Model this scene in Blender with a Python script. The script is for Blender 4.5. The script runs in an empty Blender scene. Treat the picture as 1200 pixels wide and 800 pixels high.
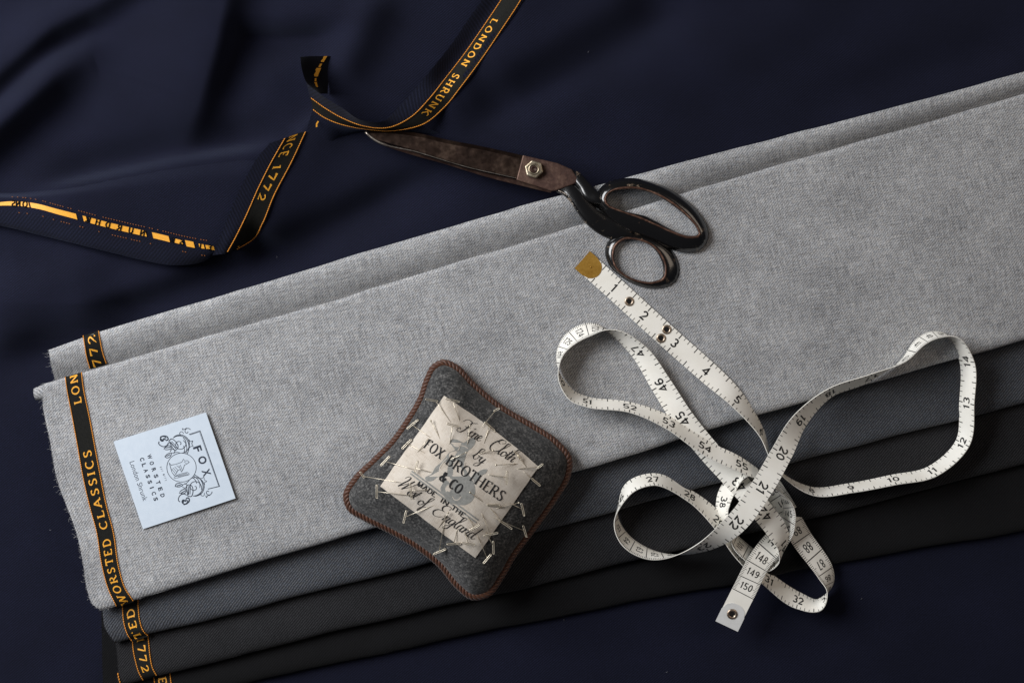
import bpy, bmesh, math, random, bisect
from mathutils import Vector, noise as mnoise
from mathutils.geometry import tessellate_polygon

random.seed(7)
sc = bpy.context.scene
COL = sc.collection

# ------------------------------------------------------------------ camera
S = 1.0 / 1860.0          # metres per photograph pixel on the table plane
H = 1.05                  # camera height
cam_d = bpy.data.cameras.new("camera")
cam_d.sensor_width = 36.0
cam_d.lens = 36.0 * H / (1200 * S)
cam_d.clip_start = 0.05
cam_d.clip_end = 20
cam = bpy.data.objects.new("camera", cam_d)
cam.location = (0, 0, H)
COL.objects.link(cam)
sc.camera = cam

# ------------------------------------------------------------------ light
world = bpy.data.worlds.new("World")
sc.world = world
world.use_nodes = True
bg = world.node_tree.nodes["Background"]
bg.inputs[0].default_value = (0.80, 0.86, 1.0, 1)
bg.inputs[1].default_value = 0.05

def area(name, loc, target, sx, sy, power, col):
    d = bpy.data.lights.new(name, 'AREA')
    d.shape = 'RECTANGLE'; d.size = sx; d.size_y = sy
    d.energy = power; d.color = col
    o = bpy.data.objects.new(name, d)
    o.location = loc
    o.rotation_euler = (Vector(target) - Vector(loc)).to_track_quat('-Z', 'Y').to_euler()
    COL.objects.link(o)
    return o
area("window_light", (-0.98, 0.46, 0.78), (-0.05, 0, 0), 0.9, 0.75, 24.5, (0.975, 0.985, 1.0))
area("room_fill_light", (1.3, 0.7, 1.4), (0, 0, 0), 1.0, 1.0, 6, (1.0, 0.83, 0.67))

sc.view_settings.view_transform = 'Standard'
sc.view_settings.look = 'None'
sc.view_settings.exposure = 0.0
sc.view_settings.gamma = 1.0
sc.view_settings.use_curve_mapping = False

# ------------------------------------------------------------------ helpers
def W(px, py, z=0.0):
    """table position seen at photograph pixel (px,py) for a point z mm above the table"""
    k = (H - z / 1000.0) / H
    return Vector(((px - 600) * S * k, (400 - py) * S * k, z / 1000.0))

def lerp(a, b, t): return a + (b - a) * t
def clamp(x, a=0.0, b=1.0): return max(a, min(b, x))
def smooth(x): x = clamp(x); return x * x * (3 - 2 * x)
def n2(x, y, s, seed=0.0): return mnoise.noise(Vector((x / s + seed * 13.7, y / s - seed * 7.3, seed * 3.1)))

def interp(pts, x):
    i = bisect.bisect_left(pts, (x,))
    i = 1 if i < 1 else (len(pts) - 1 if i > len(pts) - 1 else i)
    a, b = pts[i - 1], pts[i]
    return a[1] + (b[1] - a[1]) * (x - a[0]) / (b[0] - a[0])

def spline(knots, vals, t):
    """non-uniform cubic interpolation through vals (tuples) at knots"""
    n = len(knots)
    t = clamp(t, knots[0], knots[-1])
    i = 0
    lo, hi = 0, n - 2
    while lo < hi:
        m = (lo + hi + 1) // 2
        if knots[m] <= t: lo = m
        else: hi = m - 1
    i = lo
    h = knots[i + 1] - knots[i]
    s = (t - knots[i]) / h
    def tan(j):
        if j == 0: return [(b - a) / (knots[1] - knots[0]) for a, b in zip(vals[0], vals[1])]
        if j == n - 1: return [(b - a) / (knots[-1] - knots[-2]) for a, b in zip(vals[-2], vals[-1])]
        h0 = knots[j] - knots[j - 1]; h1 = knots[j + 1] - knots[j]
        return [((c - b) / h1 * h0 + (b - a) / h0 * h1) / (h0 + h1) for a, b, c in zip(vals[j - 1], vals[j], vals[j + 1])]
    m0, m1 = tan(i), tan(i + 1)
    a = 2 * s**3 - 3 * s**2 + 1; b = s**3 - 2 * s**2 + s; c = -2 * s**3 + 3 * s**2; d = s**3 - s**2
    return tuple(a * p + b * h * q + c * r + d * h * u for p, q, r, u in zip(vals[i], m0, vals[i + 1], m1))

def curve(pts, n, closed=False):
    """smooth curve through pts, n samples, about even spacing"""
    p = [tuple(map(float, q)) for q in pts]
    if closed: p = p[-2:] + p + p[:3]
    k = [0.0]
    for a, b in zip(p, p[1:]):
        k.append(k[-1] + max(1e-6, math.sqrt(sum((x - y) ** 2 for x, y in zip(a, b)))))
    t0, t1 = (k[2], k[2 + len(pts)]) if closed else (k[0], k[-1])
    m = n if closed else n - 1
    return [spline(k, p, t0 + (t1 - t0) * i / m) for i in range(n)]

class MB:
    def __init__(self): self.v = []; self.f = []; self.uv = {}
    def vert(self, p, uv=None):
        self.v.append(tuple(p))
        if uv is not None: self.uv[len(self.v) - 1] = uv
        return len(self.v) - 1
    def grid(self, rows, uvs=None, closed=False):
        idx = [[self.vert(p, uvs[i][j] if uvs else None) for j, p in enumerate(r)] for i, r in enumerate(rows)]
        m = len(rows[0])
        for a, b in zip(idx, idx[1:]):
            for j in range(m if closed else m - 1):
                k = (j + 1) % m
                self.f.append((a[j], b[j], b[k], a[k]))
        return idx
    def tube(self, path, r, sides=6, closed=False, caps=True, flat=1.0):
        """path: Vectors; r: number or list; flat squashes the ring along z"""
        n = len(path); rings = []
        for i, p in enumerate(path):
            a = path[(i - 1) % n] if (closed or i > 0) else p
            b = path[(i + 1) % n] if (closed or i < n - 1) else p
            t = (Vector(b) - Vector(a)).normalized()
            up = Vector((0, 0, 1)) if abs(t.z) < 0.9 else Vector((1, 0, 0))
            s = t.cross(up).normalized(); u = s.cross(t)
            rr = r[i] if isinstance(r, (list, tuple)) else r
            rings.append([Vector(p) + s * rr * math.cos(2 * math.pi * q / sides) + u * rr * flat * math.sin(2 * math.pi * q / sides) for q in range(sides)])
        if closed: rings.append(rings[0])
        idx = self.grid(rings, closed=True)
        if not closed and caps:
            self.f.append(tuple(idx[0])); self.f.append(tuple(reversed(idx[-1])))
    def build(self, name, mat, parent=None, smooth_=True, kind=None):
        me = bpy.data.meshes.new(name)
        me.from_pydata(self.v, [], self.f)
        if self.uv:
            l = me.uv_layers.new(name="UVMap")
            for lp in me.loops: l.data[lp.index].uv = self.uv.get(lp.vertex_index, (0, 0))
        if smooth_: me.polygons.foreach_set("use_smooth", [True] * len(me.polygons))
        me.materials.append(mat)
        me.update()
        o = bpy.data.objects.new(name, me)
        COL.objects.link(o)
        if parent: o.parent = parent
        if kind: o["kind"] = kind
        return o

def tag(o, label, cat, group=None):
    o["label"] = label; o["category"] = cat
    if group: o["group"] = group
    return o
def empty(name):
    o = bpy.data.objects.new(name, None); o.empty_display_size = 0.02
    COL.objects.link(o); return o
def autosmooth(o, deg=35):
    me = o.data
    bm = bmesh.new(); bm.from_mesh(me)
    for e in bm.edges:
        if len(e.link_faces) == 2 and e.calc_face_angle(0) > math.radians(deg): e.smooth = False
    bm.to_mesh(me); bm.free()
def fixn(o):
    bm = bmesh.new(); bm.from_mesh(o.data)
    bmesh.ops.recalc_face_normals(bm, faces=bm.faces)
    bm.to_mesh(o.data); bm.free()

# ------------------------------------------------------------------ materials
def srgb(r, g, b):
    f = lambda c: (c / 255 / 12.92) if c / 255 <= 0.04045 else ((c / 255 + 0.055) / 1.055) ** 2.4
    return (f(r), f(g), f(b), 1)

class NT:
    def __init__(self, name):
        self.m = bpy.data.materials.new(name); self.m.use_nodes = True
        self.t = self.m.node_tree; self.b = self.t.nodes["Principled BSDF"]
    def n(self, typ, **kw):
        x = self.t.nodes.new(typ)
        for k, v in kw.items():
            if k.startswith('i_'):
                key = k[2:]
                x.inputs[int(key) if key.isdigit() else key.replace('_', ' ')].default_value = v
            else: setattr(x, k, v)
        return x
    def l(self, a, b): self.t.links.new(a, b)
    def math(self, op, a, b=None, clampit=False):
        x = self.n('ShaderNodeMath', operation=op, use_clamp=clampit)
        for i, s in enumerate((a, b)):
            if s is None: continue
            if isinstance(s, (int, float)): x.inputs[i].default_value = s
            else: self.l(s, x.inputs[i])
        return x.outputs[0]
    def coords(self, kind='UV', scale=(1, 1, 1), rot=0.0):
        c = self.n('ShaderNodeTexCoord'); mp = self.n('ShaderNodeMapping')
        mp.inputs['Scale'].default_value = scale; mp.inputs['Rotation'].default_value = (0, 0, rot)
        self.l(c.outputs[kind], mp.inputs[0]); return mp.outputs[0]
    def noise(self, vec, scale, detail=2, rough=0.5):
        x = self.n('ShaderNodeTexNoise'); x.inputs['Scale'].default_value = scale
        x.inputs['Detail'].default_value = detail; x.inputs['Roughness'].default_value = rough
        self.l(vec, x.inputs['Vector']); return x.outputs['Fac']
    def ramp(self, fac, stops):
        r = self.n('ShaderNodeValToRGB')
        e = r.color_ramp.elements
        while len(e) < len(stops): e.new(0.5)
        for x, (p, c) in zip(e, stops): x.position = p; x.color = c
        self.l(fac, r.inputs[0]); return r.outputs[0]
    def bump(self, h, strength, dist):
        b = self.n('ShaderNodeBump'); b.inputs['Strength'].default_value = strength; b.inputs['Distance'].default_value = dist
        self.l(h, b.inputs['Height']); self.l(b.outputs[0], self.b.inputs['Normal'])

def cloth(name, dark, mid, light, slub=1.0, twill_mm=1.45, ang=50, sheen=0.15, grain=1.0, twk=0.30, chroma=0.0, tint=(1, 1, 1, 1)):
    """worsted twill; UV in mm, u along the fold and v across it"""
    k = NT(name)
    uv = k.coords('UV')
    # melange: fine fibre grain, yarn streaks along warp and weft
    g = k.noise(k.coords('UV', (2.0 * grain, 1.35 * grain, 1), math.radians(ang)), 1.0, 3, 0.75)
    wa = k.noise(k.coords('UV', (0.10, 1.25, 1)), 1.0, 3, 0.65)
    we = k.noise(k.coords('UV', (1.25, 0.09, 1)), 1.0, 3, 0.65)
    big = k.noise(k.coords('UV', (0.02, 0.03, 1)), 1.0, 2, 0.5)
    tw = k.n('ShaderNodeTexWave', wave_type='BANDS', bands_direction='X')
    tw.inputs['Scale'].default_value = 2 * math.pi / 20.0 / twill_mm * 1.0
    tw.inputs['Distortion'].default_value = 1.6; tw.inputs['Detail'].default_value = 2.0; tw.inputs['Detail Scale'].default_value = 1.2
    k.l(k.coords('UV', (1, 1, 1), math.radians(ang)), tw.inputs['Vector'])
    s = k.math('ADD', k.math('MULTIPLY', k.math('SUBTRACT', g, 0.5), 1.8),
               k.math('MULTIPLY', k.math('ADD', k.math('SUBTRACT', wa, 0.5), k.math('SUBTRACT', we, 0.5)), 0.85 * slub))
    s = k.math('ADD', s, k.math('MULTIPLY', k.math('SUBTRACT', tw.outputs['Fac'], 0.5), twk))
    s = k.math('ADD', s, k.math('MULTIPLY', k.math('SUBTRACT', big, 0.5), 0.35))
    f = k.math('ADD', s, 0.5, True)
    rc = k.ramp(f, [(0.0, dark), (0.5, mid), (1.0, light)])
    if chroma:
        cn = k.noise(k.coords('UV', (0.5, 0.5, 1), 0.4), 1.0, 2, 0.6)
        tc = k.ramp(cn, [(0.35, (1 + chroma, 1, 1 - chroma * 1.3, 1)), (0.65, (1 - chroma, 1, 1 + chroma * 1.3, 1))])
        mm = k.n('ShaderNodeMix', data_type='RGBA', blend_type='MULTIPLY'); mm.inputs[0].default_value = 1.0
        k.l(rc, mm.inputs[6]); k.l(tc, mm.inputs[7]); rc = mm.outputs[2]
    k.l(rc, k.b.inputs['Base Color'])
    k.b.inputs['Sheen Tint'].default_value = tint
    k.b.inputs['Roughness'].default_value = 0.92
    k.b.inputs['Specular IOR Level'].default_value = 0.12
    k.b.inputs['Sheen Weight'].default_value = sheen
    k.b.inputs['Sheen Roughness'].default_value = 0.5
    hh = k.math('ADD', k.math('MULTIPLY', tw.outputs['Fac'], 0.7), k.math('MULTIPLY', g, 0.6))
    k.bump(hh, 0.24, 0.00025)
    return k.m

def plain(name, col, rough=0.6, metal=0.0, spec=0.3, bump=None, var=0.0, vscale=800.0):
    k = NT(name)
    k.b.inputs['Base Color'].default_value = col
    k.b.inputs['Roughness'].default_value = rough
    k.b.inputs['Metallic'].default_value = metal
    k.b.inputs['Specular IOR Level'].default_value = spec
    if var or bump:
        c = k.coords('Object')
        n = k.noise(c, vscale, 3, 0.6)
        if var:
            d = tuple(x * (1 - var) for x in col[:3]) + (1,); e = tuple(min(1, x * (1 + var)) for x in col[:3]) + (1,)
            k.l(k.ramp(n, [(0.3, d), (0.7, e)]), k.b.inputs['Base Color'])
        if bump: k.bump(n, bump[0], bump[1])
    return k.m

M_light = cloth('light_grey_worsted', srgb(76, 76.5, 79.5), srgb(151, 151.5, 153.5), srgb(212, 212, 212), 1.1, twill_mm=1.36, chroma=.026, twk=.34)
M_mid = cloth('mid_grey_worsted', srgb(27, 28, 31.5), srgb(57, 59, 64.5), srgb(104, 107, 113), 0.5, twk=.5, chroma=.04)
M_char = cloth('charcoal_worsted', srgb(12, 12, 13.5), srgb(30, 30, 32), srgb(62, 62, 65), 0.4, sheen=.08, twk=.6)
M_black = cloth('black_worsted', srgb(6, 6, 7), srgb(14, 14, 15), srgb(32, 32, 35), 0.4, sheen=.06, twk=.7)
M_navy = cloth('navy_worsted', srgb(7, 8, 18), srgb(15, 16.5, 31), srgb(30, 32, 54), 0.3, twill_mm=1.3, sheen=0.14, twk=.45, tint=(.55, .65, 1, 1))
M_navyback = cloth('navy_selvedge_weave', srgb(7, 8, 16), srgb(17, 19, 33), srgb(32, 36, 56), 0.2, twill_mm=1.9, ang=40, sheen=0.06, twk=.38)
M_band = plain('selvedge_black_weave', srgb(27, 27, 25), 0.85, 0, 0.15, (0.4, 0.0003), 0.45, 1500)
M_bandback = plain('selvedge_reverse', srgb(11, 11, 13), 0.9, 0, 0.1, None, 0.3, 1500)
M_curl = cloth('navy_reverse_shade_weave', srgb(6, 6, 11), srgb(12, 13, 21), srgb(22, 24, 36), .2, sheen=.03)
M_gold = plain('gold_thread', srgb(244, 168, 50), 0.55, 0, 0.4, (0.4, 0.0002), 0.22, 1800)
M_orange = plain('orange_edge_thread', srgb(228, 148, 52), 0.6, 0, 0.35, None, 0.3, 1500)

# ------------------------------------------------------------------ lettering
def arc(cx, cy, rx, ry, a0, a1, n=14):
    return [(cx + rx * math.cos(math.radians(a0 + (a1 - a0) * i / n)), cy + ry * math.sin(math.radians(a0 + (a1 - a0) * i / n))) for i in range(n + 1)]
SER = {  # serif capitals: advance, strokes, serif ends
 'A': (.95, [[(.08,0),(.46,1)], [(.46,1),(.86,0)], [(.22,.33),(.7,.33)]], [(.08,0),(.86,0)]),
 'B': (.8, [[(.15,0),(.15,1)], [(.15,1),(.4,1)] + arc(.4,.76,.24,.24,90,-90) + [(.15,.52)], [(.15,.52),(.42,.52)] + arc(.42,.26,.28,.26,90,-90) + [(.15,0)]], [(.15,0),(.15,1)]),
 'C': (.85, [arc(.47,.5,.38,.5,48,312,22)], []),
 'D': (.9, [[(.15,0),(.15,1)], [(.15,1),(.35,1)] + arc(.35,.5,.45,.5,90,-90,18) + [(.15,0)]], [(.15,0),(.15,1)]),
 'E': (.75, [[(.15,0),(.15,1)], [(.15,1),(.62,1),(.62,.86)], [(.15,.52),(.5,.52)], [(.15,0),(.66,0),(.66,.15)]], [(.15,0),(.15,1)]),
 'F': (.7, [[(.15,0),(.15,1)], [(.15,1),(.62,1),(.62,.86)], [(.15,.5),(.48,.5)]], [(.15,0),(.15,1)]),
 'H': (.95, [[(.15,0),(.15,1)], [(.78,0),(.78,1)], [(.15,.52),(.78,.52)]], [(.15,0),(.15,1),(.78,0),(.78,1)]),
 'I': (.35, [[(.17,0),(.17,1)]], [(.17,0),(.17,1)]),
 'K': (.9, [[(.15,0),(.15,1)], [(.72,1),(.16,.42)], [(.34,.6),(.78,0)]], [(.15,0),(.15,1),(.72,1),(.78,0)]),
 'L': (.72, [[(.15,0),(.15,1)], [(.15,0),(.64,0),(.64,.17)]], [(.15,0),(.15,1)]),
 'M': (1.1, [[(.15,0),(.17,1)], [(.17,1),(.53,.05)], [(.53,.05),(.9,1)], [(.9,1),(.93,0)]], [(.15,0),(.93,0)]),
 'N': (.95, [[(.15,0),(.15,1)], [(.15,1),(.78,0)], [(.78,0),(.78,1)]], [(.15,0),(.78,1)]),
 'O': (.95, [arc(.47,.5,.38,.5,0,360,26)], []),
 'R': (.88, [[(.15,0),(.15,1)], [(.15,1),(.42,1)] + arc(.42,.75,.25,.25,90,-90) + [(.15,.5)], [(.4,.5),(.78,0)]], [(.15,0),(.15,1),(.78,0)]),
 'S': (.7, [[(.58,.84),(.5,.97),(.34,1.0),(.16,.92),(.12,.74),(.22,.58),(.45,.46),(.58,.3),(.54,.1),(.36,0),(.2,.03),(.1,.16)]], []),
 'T': (.8, [[(.4,0),(.4,1)], [(.06,.84),(.06,1),(.74,1),(.74,.84)]], [(.4,0)]),
 'U': (.92, [[(.15,1),(.15,.3)] + arc(.46,.3,.31,.3,180,360) + [(.77,1)]], [(.15,1),(.77,1)]),
 'W': (1.25, [[(.08,1),(.35,0)], [(.35,0),(.62,.95)], [(.62,.95),(.89,0)], [(.89,0),(1.15,1)]], [(.08,1),(1.15,1)]),
 'X': (.9, [[(.1,1),(.78,0)], [(.76,1),(.1,0)]], [(.1,1),(.78,0),(.76,1),(.1,0)]),
 '1': (.55, [[(.3,0),(.3,1),(.12,.82)]], [(.3,0)]),
 '2': (.75, [arc(.36,.72,.26,.28,165,-25,12) + [(.1,.02),(.66,.02),(.66,.16)]], []),
 '7': (.72, [[(.08,.84),(.08,1),(.64,1),(.28,0)]], []),
 '&': (1.0, [[(.85,.5),(.72,.2),(.45,0),(.2,.05),(.1,.25),(.25,.48),(.45,.62),(.52,.8),(.42,.97),(.27,.92),(.25,.75),(.4,.5),(.65,.15),(.85,0)]], []),
 '.': (.3, [[(.12,0),(.2,0)]], []),
 ' ': (.5, [], []),
}
def sm(pts, n=None): return curve(pts, n or len(pts) * 5)
SCR = {  # flowing pen script: advance, strokes
 'F': (.72, [[(-.12,.72),(-.02,.95),(.2,1.0),(.45,.92),(.72,1.04)], [(.42,.95),(.4,.6),(.33,.2),(.2,0),(.0,.0),(-.08,.14),(.0,.26),(.1,.2)], [(.2,.5),(.36,.48),(.54,.54)]]),
 'C': (.72, [[(.52,.74),(.66,.88),(.58,1.02),(.36,.94),(.16,.6),(.14,.2),(.34,-.02),(.56,.06),(.68,.2)], [(.58,1.02),(.34,.98),(.3,.74),(.46,.66)]]),
 'W': (1.06, [[(-.12,.72),(-.04,.96),(.12,1.0),(.2,.85),(.17,.4),(.15,0)], [(.15,0),(.42,.55),(.58,.98)], [(.58,.98),(.55,.5),(.53,0)], [(.53,0),(.82,.6),(.92,.95),(1.06,1.0),(1.1,.88)]]),
 'E': (.7, [[(.62,.8),(.6,1.0),(.38,1.0),(.24,.82),(.32,.6),(.5,.54)], [(.46,.56),(.16,.46),(.06,.2),(.22,-.02),(.46,.03),(.64,.2)]]),
 'i': (.27, [[(-.05,.12),(.1,.42),(.08,.12),(.13,0),(.24,.13)], [(.13,.6),(.14,.66)]]),
 'n': (.38, [[(-.04,.3),(.07,.42),(.07,.2),(.05,0)], [(.06,.05),(.2,.38),(.28,.4),(.27,.1),(.32,0),(.42,.13)]]),
 'e': (.28, [[(-.04,.12),(.14,.2),(.23,.34),(.16,.43),(.07,.33),(.05,.12),(.15,0),(.32,.13)]]),
 'l': (.2, [[(-.05,.13),(.2,.75),(.22,.98),(.14,.98),(.09,.6),(.08,.12),(.14,0),(.25,.13)]]),
 'o': (.32, [[(.2,.41),(.08,.35),(.05,.12),(.15,0),(.26,.1),(.28,.32),(.2,.41),(.24,.33),(.38,.34)]]),
 't': (.22, [[(-.05,.13),(.13,.5),(.14,.75),(.1,.35),(.1,.1),(.15,0),(.27,.13)], [(.0,.5),(.12,.49),(.26,.52)]]),
 'h': (.38, [[(-.05,.13),(.2,.75),(.22,.98),(.14,.98),(.08,.5),(.06,0)], [(.06,.05),(.2,.38),(.28,.4),(.27,.1),(.32,0),(.44,.14)]]),
 'b': (.36, [[(-.05,.13),(.2,.75),(.22,.98),(.14,.98),(.08,.5),(.07,.1),(.17,0),(.27,.13),(.26,.34),(.2,.4),(.38,.34)]]),
 'y': (.34, [[(-.04,.3),(.07,.42),(.07,.12),(.15,.02),(.27,.38)], [(.28,.42),(.25,0),(.18,-.35),(.04,-.42),(.02,-.28),(.36,.12)]]),
 's': (.26, [[(-.05,.1),(.14,.46),(.2,.28),(.2,.06),(.1,-.01),(.02,.06)], [(.17,.02),(.3,.13)]]),
 'f': (.24, [[(-.05,.13),(.2,.75),(.22,.98),(.14,.95),(.1,.4),(.08,-.2),(.04,-.42),(.0,-.3),(.1,0),(.28,.14)]]),
 'g': (.34, [[(.26,.38),(.12,.42),(.04,.2),(.1,.02),(.21,.12),(.28,.4)], [(.28,.42),(.25,0),(.18,-.35),(.04,-.42),(.02,-.28),(.36,.12)]]),
 'a': (.36, [[(.26,.38),(.12,.42),(.04,.2),(.1,0),(.2,.1),(.27,.4)], [(.27,.42),(.25,.12),(.3,0),(.4,.13)]]),
 'd': (.4, [[(.26,.38),(.12,.42),(.04,.2),(.1,0),(.2,.1),(.27,.4)], [(.33,1.0),(.27,.4),(.25,.12),(.31,0),(.46,.16)]]),
 ' ': (.26, []),
}
LIFT = [0]
def stroke(mb, pts, wfun, mapf, maxseg=None):
    """one pen stroke: pts in local units, wfun(dx,dy)->width, mapf(x,y,lift)->Vector"""
    if maxseg:
        q = [pts[0]]
        for a, b in zip(pts, pts[1:]):
            d = math.dist(a, b); m = max(1, int(d / maxseg))
            for i in range(1, m + 1): q.append((lerp(a[0], b[0], i / m), lerp(a[1], b[1], i / m)))
        pts = q
    LIFT[0] = (LIFT[0] + 1) % 9
    lift = LIFT[0] * 0.006
    n = len(pts); L = []; R = []
    for i in range(n):
        a = pts[max(0, i - 1)]; b = pts[min(n - 1, i + 1)]
        dx, dy = b[0] - a[0], b[1] - a[1]
        d = math.hypot(dx, dy) or 1e-9
        dx /= d; dy /= d
        # mitre at corners
        e = 1.0
        if 0 < i < n - 1:
            d1 = math.dist(pts[i - 1], pts[i]) or 1e-9
            c = ((pts[i][0] - pts[i - 1][0]) * dx + (pts[i][1] - pts[i - 1][1]) * dy) / d1
            e = 1 / max(0.6, c)
        w = wfun(dx, dy) * 0.5 * e
        L.append(mapf(pts[i][0] - dy * w, pts[i][1] + dx * w, lift)); R.append(mapf(pts[i][0] + dy * w, pts[i][1] - dx * w, lift))
    mb.grid([R, L])
def serif_text(mb, text, mapf, thick=.17, thin=.08, serif=.1, track=.06, xs=1.0, maxseg=.35):
    """mapf takes text units (cap height 1); returns the advance"""
    x = 0
    for ch in text:
        adv, strokes, ends = SER[ch]
        for s in strokes:
            f = lambda dx, dy: thin + (thick - thin) * abs(dy) ** 1.3
            stroke(mb, [(x + p * xs, q) for p, q in s], f, mapf, maxseg)
        for (ex, ey) in ends:
            yy = ey + (thin / 2 if ey < .5 else -thin / 2)
            stroke(mb, [(x + ex * xs - serif * 1.3, yy), (x + ex * xs + serif * 1.3, yy)], lambda dx, dy: thin, mapf)
        x += adv * xs + track
    return x
def serif_len(text, track=.06, xs=1.0): return sum(SER[c][0] * xs + track for c in text)
def script_text(mb, text, mapf, thick=.085, thin=.028, slant=.42, xs=1.0):
    x = 0
    for ch in text:
        adv, strokes = SCR[ch]
        for s in strokes:
            p = sm(s) if len(s) > 2 else s
            f = lambda dx, dy: thin + (thick - thin) * max(0.0, -dy) ** 1.5 if len(s) > 2 else .08
            p = [(x + a * xs + slant * b, b) for a, b in p]
            if len(s) == 2: stroke(mb, p, lambda dx, dy: .08, mapf)
            else:
                g = lambda dx, dy: thin + (thick - thin) * max(0.0, -dy) ** 1.5
                stroke(mb, p, g, mapf)
        x += adv * xs
    return x
def script_len(text, xs=1.0): return sum(SCR[c][0] * xs for c in text)

FONT = {}
DIG = {
 '0': (.62, [arc(.31, .5, .23, .43, 0, 360, 20)]), '1': (.42, [[(.06, .74), (.24, .93), (.24, .0)]]),
 '2': (.62, [arc(.31, .68, .23, .25, 170, -30, 10) + [(.08, .07), (.56, .07)]]),
 '3': (.62, [arc(.29, .71, .21, .22, 150, -80, 10) + arc(.29, .28, .24, .21, 80, -150, 12)]),
 '4': (.66, [[(.46, .0), (.46, .9), (.06, .27), (.62, .27)]]),
 '5': (.62, [[(.53, .93), (.15, .93), (.11, .5)] + arc(.3, .3, .24, .24, 125, -150, 12)]),
 '6': (.62, [[(.5, .86), (.36, .94), (.2, .84), (.1, .6), (.08, .3)], arc(.31, .29, .23, .23, 0, 360, 16)]),
 '7': (.58, [[(.06, .93), (.53, .93), (.22, .0)]]),
 '8': (.62, [arc(.31, .71, .19, .21, 0, 360, 16), arc(.31, .27, .24, .22, 0, 360, 16)]),
 '9': (.62, [arc(.31, .64, .23, .24, 0, 360, 16), [(.54, .62), (.52, .33), (.42, .1), (.26, .04), (.12, .12)]]),
}
def digits(mb, text, mapf, xs=1.0, w=.165):
    tot = sum(DIG[c][0] for c in text) * xs + .1 * (len(text) - 1); x = -tot / 2
    for c in text:
        for st_ in DIG[c][1]: stroke(mb, [(x + p * xs, q - .47) for p, q in st_], lambda dx, dy: w, mapf, .3)
        x += DIG[c][0] * xs + .1
def font_mesh(text, bold=0.0):
    """flat mesh of built-in sans text: verts (x,y) with cap height 1, faces, width"""
    key = (text, bold)
    if key in FONT: return FONT[key]
    cu = bpy.data.curves.new('tmp_text', 'FONT'); cu.body = text; cu.size = 1.0; cu.offset = bold; cu.resolution_u = 3
    ob = bpy.data.objects.new('tmp_text', cu); COL.objects.link(ob)
    dg = bpy.context.evaluated_depsgraph_get()
    me = ob.evaluated_get(dg).to_mesh()
    v = [(p.co.x, p.co.y) for p in me.vertices]; f = [tuple(p.vertices) for p in me.polygons]
    ob.evaluated_get(dg).to_mesh_clear()
    bpy.data.objects.remove(ob); bpy.data.curves.remove(cu)
    k = 1 / 0.73
    x0 = min(p[0] for p in v); x1 = max(p[0] for p in v)
    v = [((x - x0) * k, y * k) for x, y in v]
    FONT[key] = (v, f, (x1 - x0) * k)
    return FONT[key]
def sans_text(mb, text, mapf, xs=1.0, bold=0.0, centre=True):
    v, f, w = font_mesh(text, bold)
    o = len(mb.v); c = w / 2 if centre else 0; yc = .5 if centre else 0
    for x, y in v: mb.vert(mapf((x - c) * xs, y - yc, 0))
    for q in f: mb.f.append(tuple(o + i for i in q))
    return w * xs

def plane_map(ox, oy, dx, dy, h, zf, lift=0.1, mirror=False, shear=0.0):
    """text units -> photograph pixels (dx,dy reading direction, up is 90 degrees to its left as seen) -> table"""
    d = math.hypot(dx, dy); dx /= d; dy /= d
    ux, uy = dy, -dx
    if mirror: ux, uy = -ux, -uy
    def f(x, y, l=0):
        px = ox + (dx * x + ux * y) * h; py = oy + (dy * x + uy * y) * h
        return W(px, py, zf(px, py) + lift + l)
    return f
def fill(mb, poly, zf, lift, cuts=2):
    """filled outline (photograph pixels) laid on the surface zf"""
    bm = bmesh.new()
    vs = [bm.verts.new((x, y, 0)) for x, y in poly]
    for t in tessellate_polygon([[Vector((x, y, 0)) for x, y in poly]]):
        try: bm.faces.new([vs[i] for i in t])
        except ValueError: pass
    if cuts: bmesh.ops.subdivide_edges(bm, edges=bm.edges[:], cuts=cuts, use_grid_fill=True)
    bm.verts.index_update(); o = len(mb.v)
    for v in bm.verts: mb.vert(W(v.co.x, v.co.y, zf(v.co.x, v.co.y) + lift))
    for f in bm.faces: mb.f.append(tuple(o + v.index for v in f.verts))
    bm.free()

def thread(mb, pts3, r, step, gap=0.05, sides=5, jitter=0.0):
    """twisted edge thread: a run of short slanted stitches along pts3 (Vectors)"""
    L = [0.0]
    for a, b in zip(pts3, pts3[1:]): L.append(L[-1] + (b - a).length)
    def at(s):
        for i in range(len(L) - 1):
            if s <= L[i + 1] or i == len(L) - 2:
                t = (s - L[i]) / max(1e-9, L[i + 1] - L[i]); return pts3[i].lerp(pts3[i + 1], t)
    n = int(L[-1] / step)
    for i in range(n):
        if jitter and random.random() < jitter: continue
        a = at(i * step); b = at((i + 1 - gap) * step)
        t = (b - a).normalized(); s = t.cross(Vector((0, 0, 1)))
        mb.tube([a - s * r * .45, (a + b) / 2 + Vector((0, 0, r * .3)), b + s * r * .45], [r * .6, r, r * .6], sides)

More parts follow.
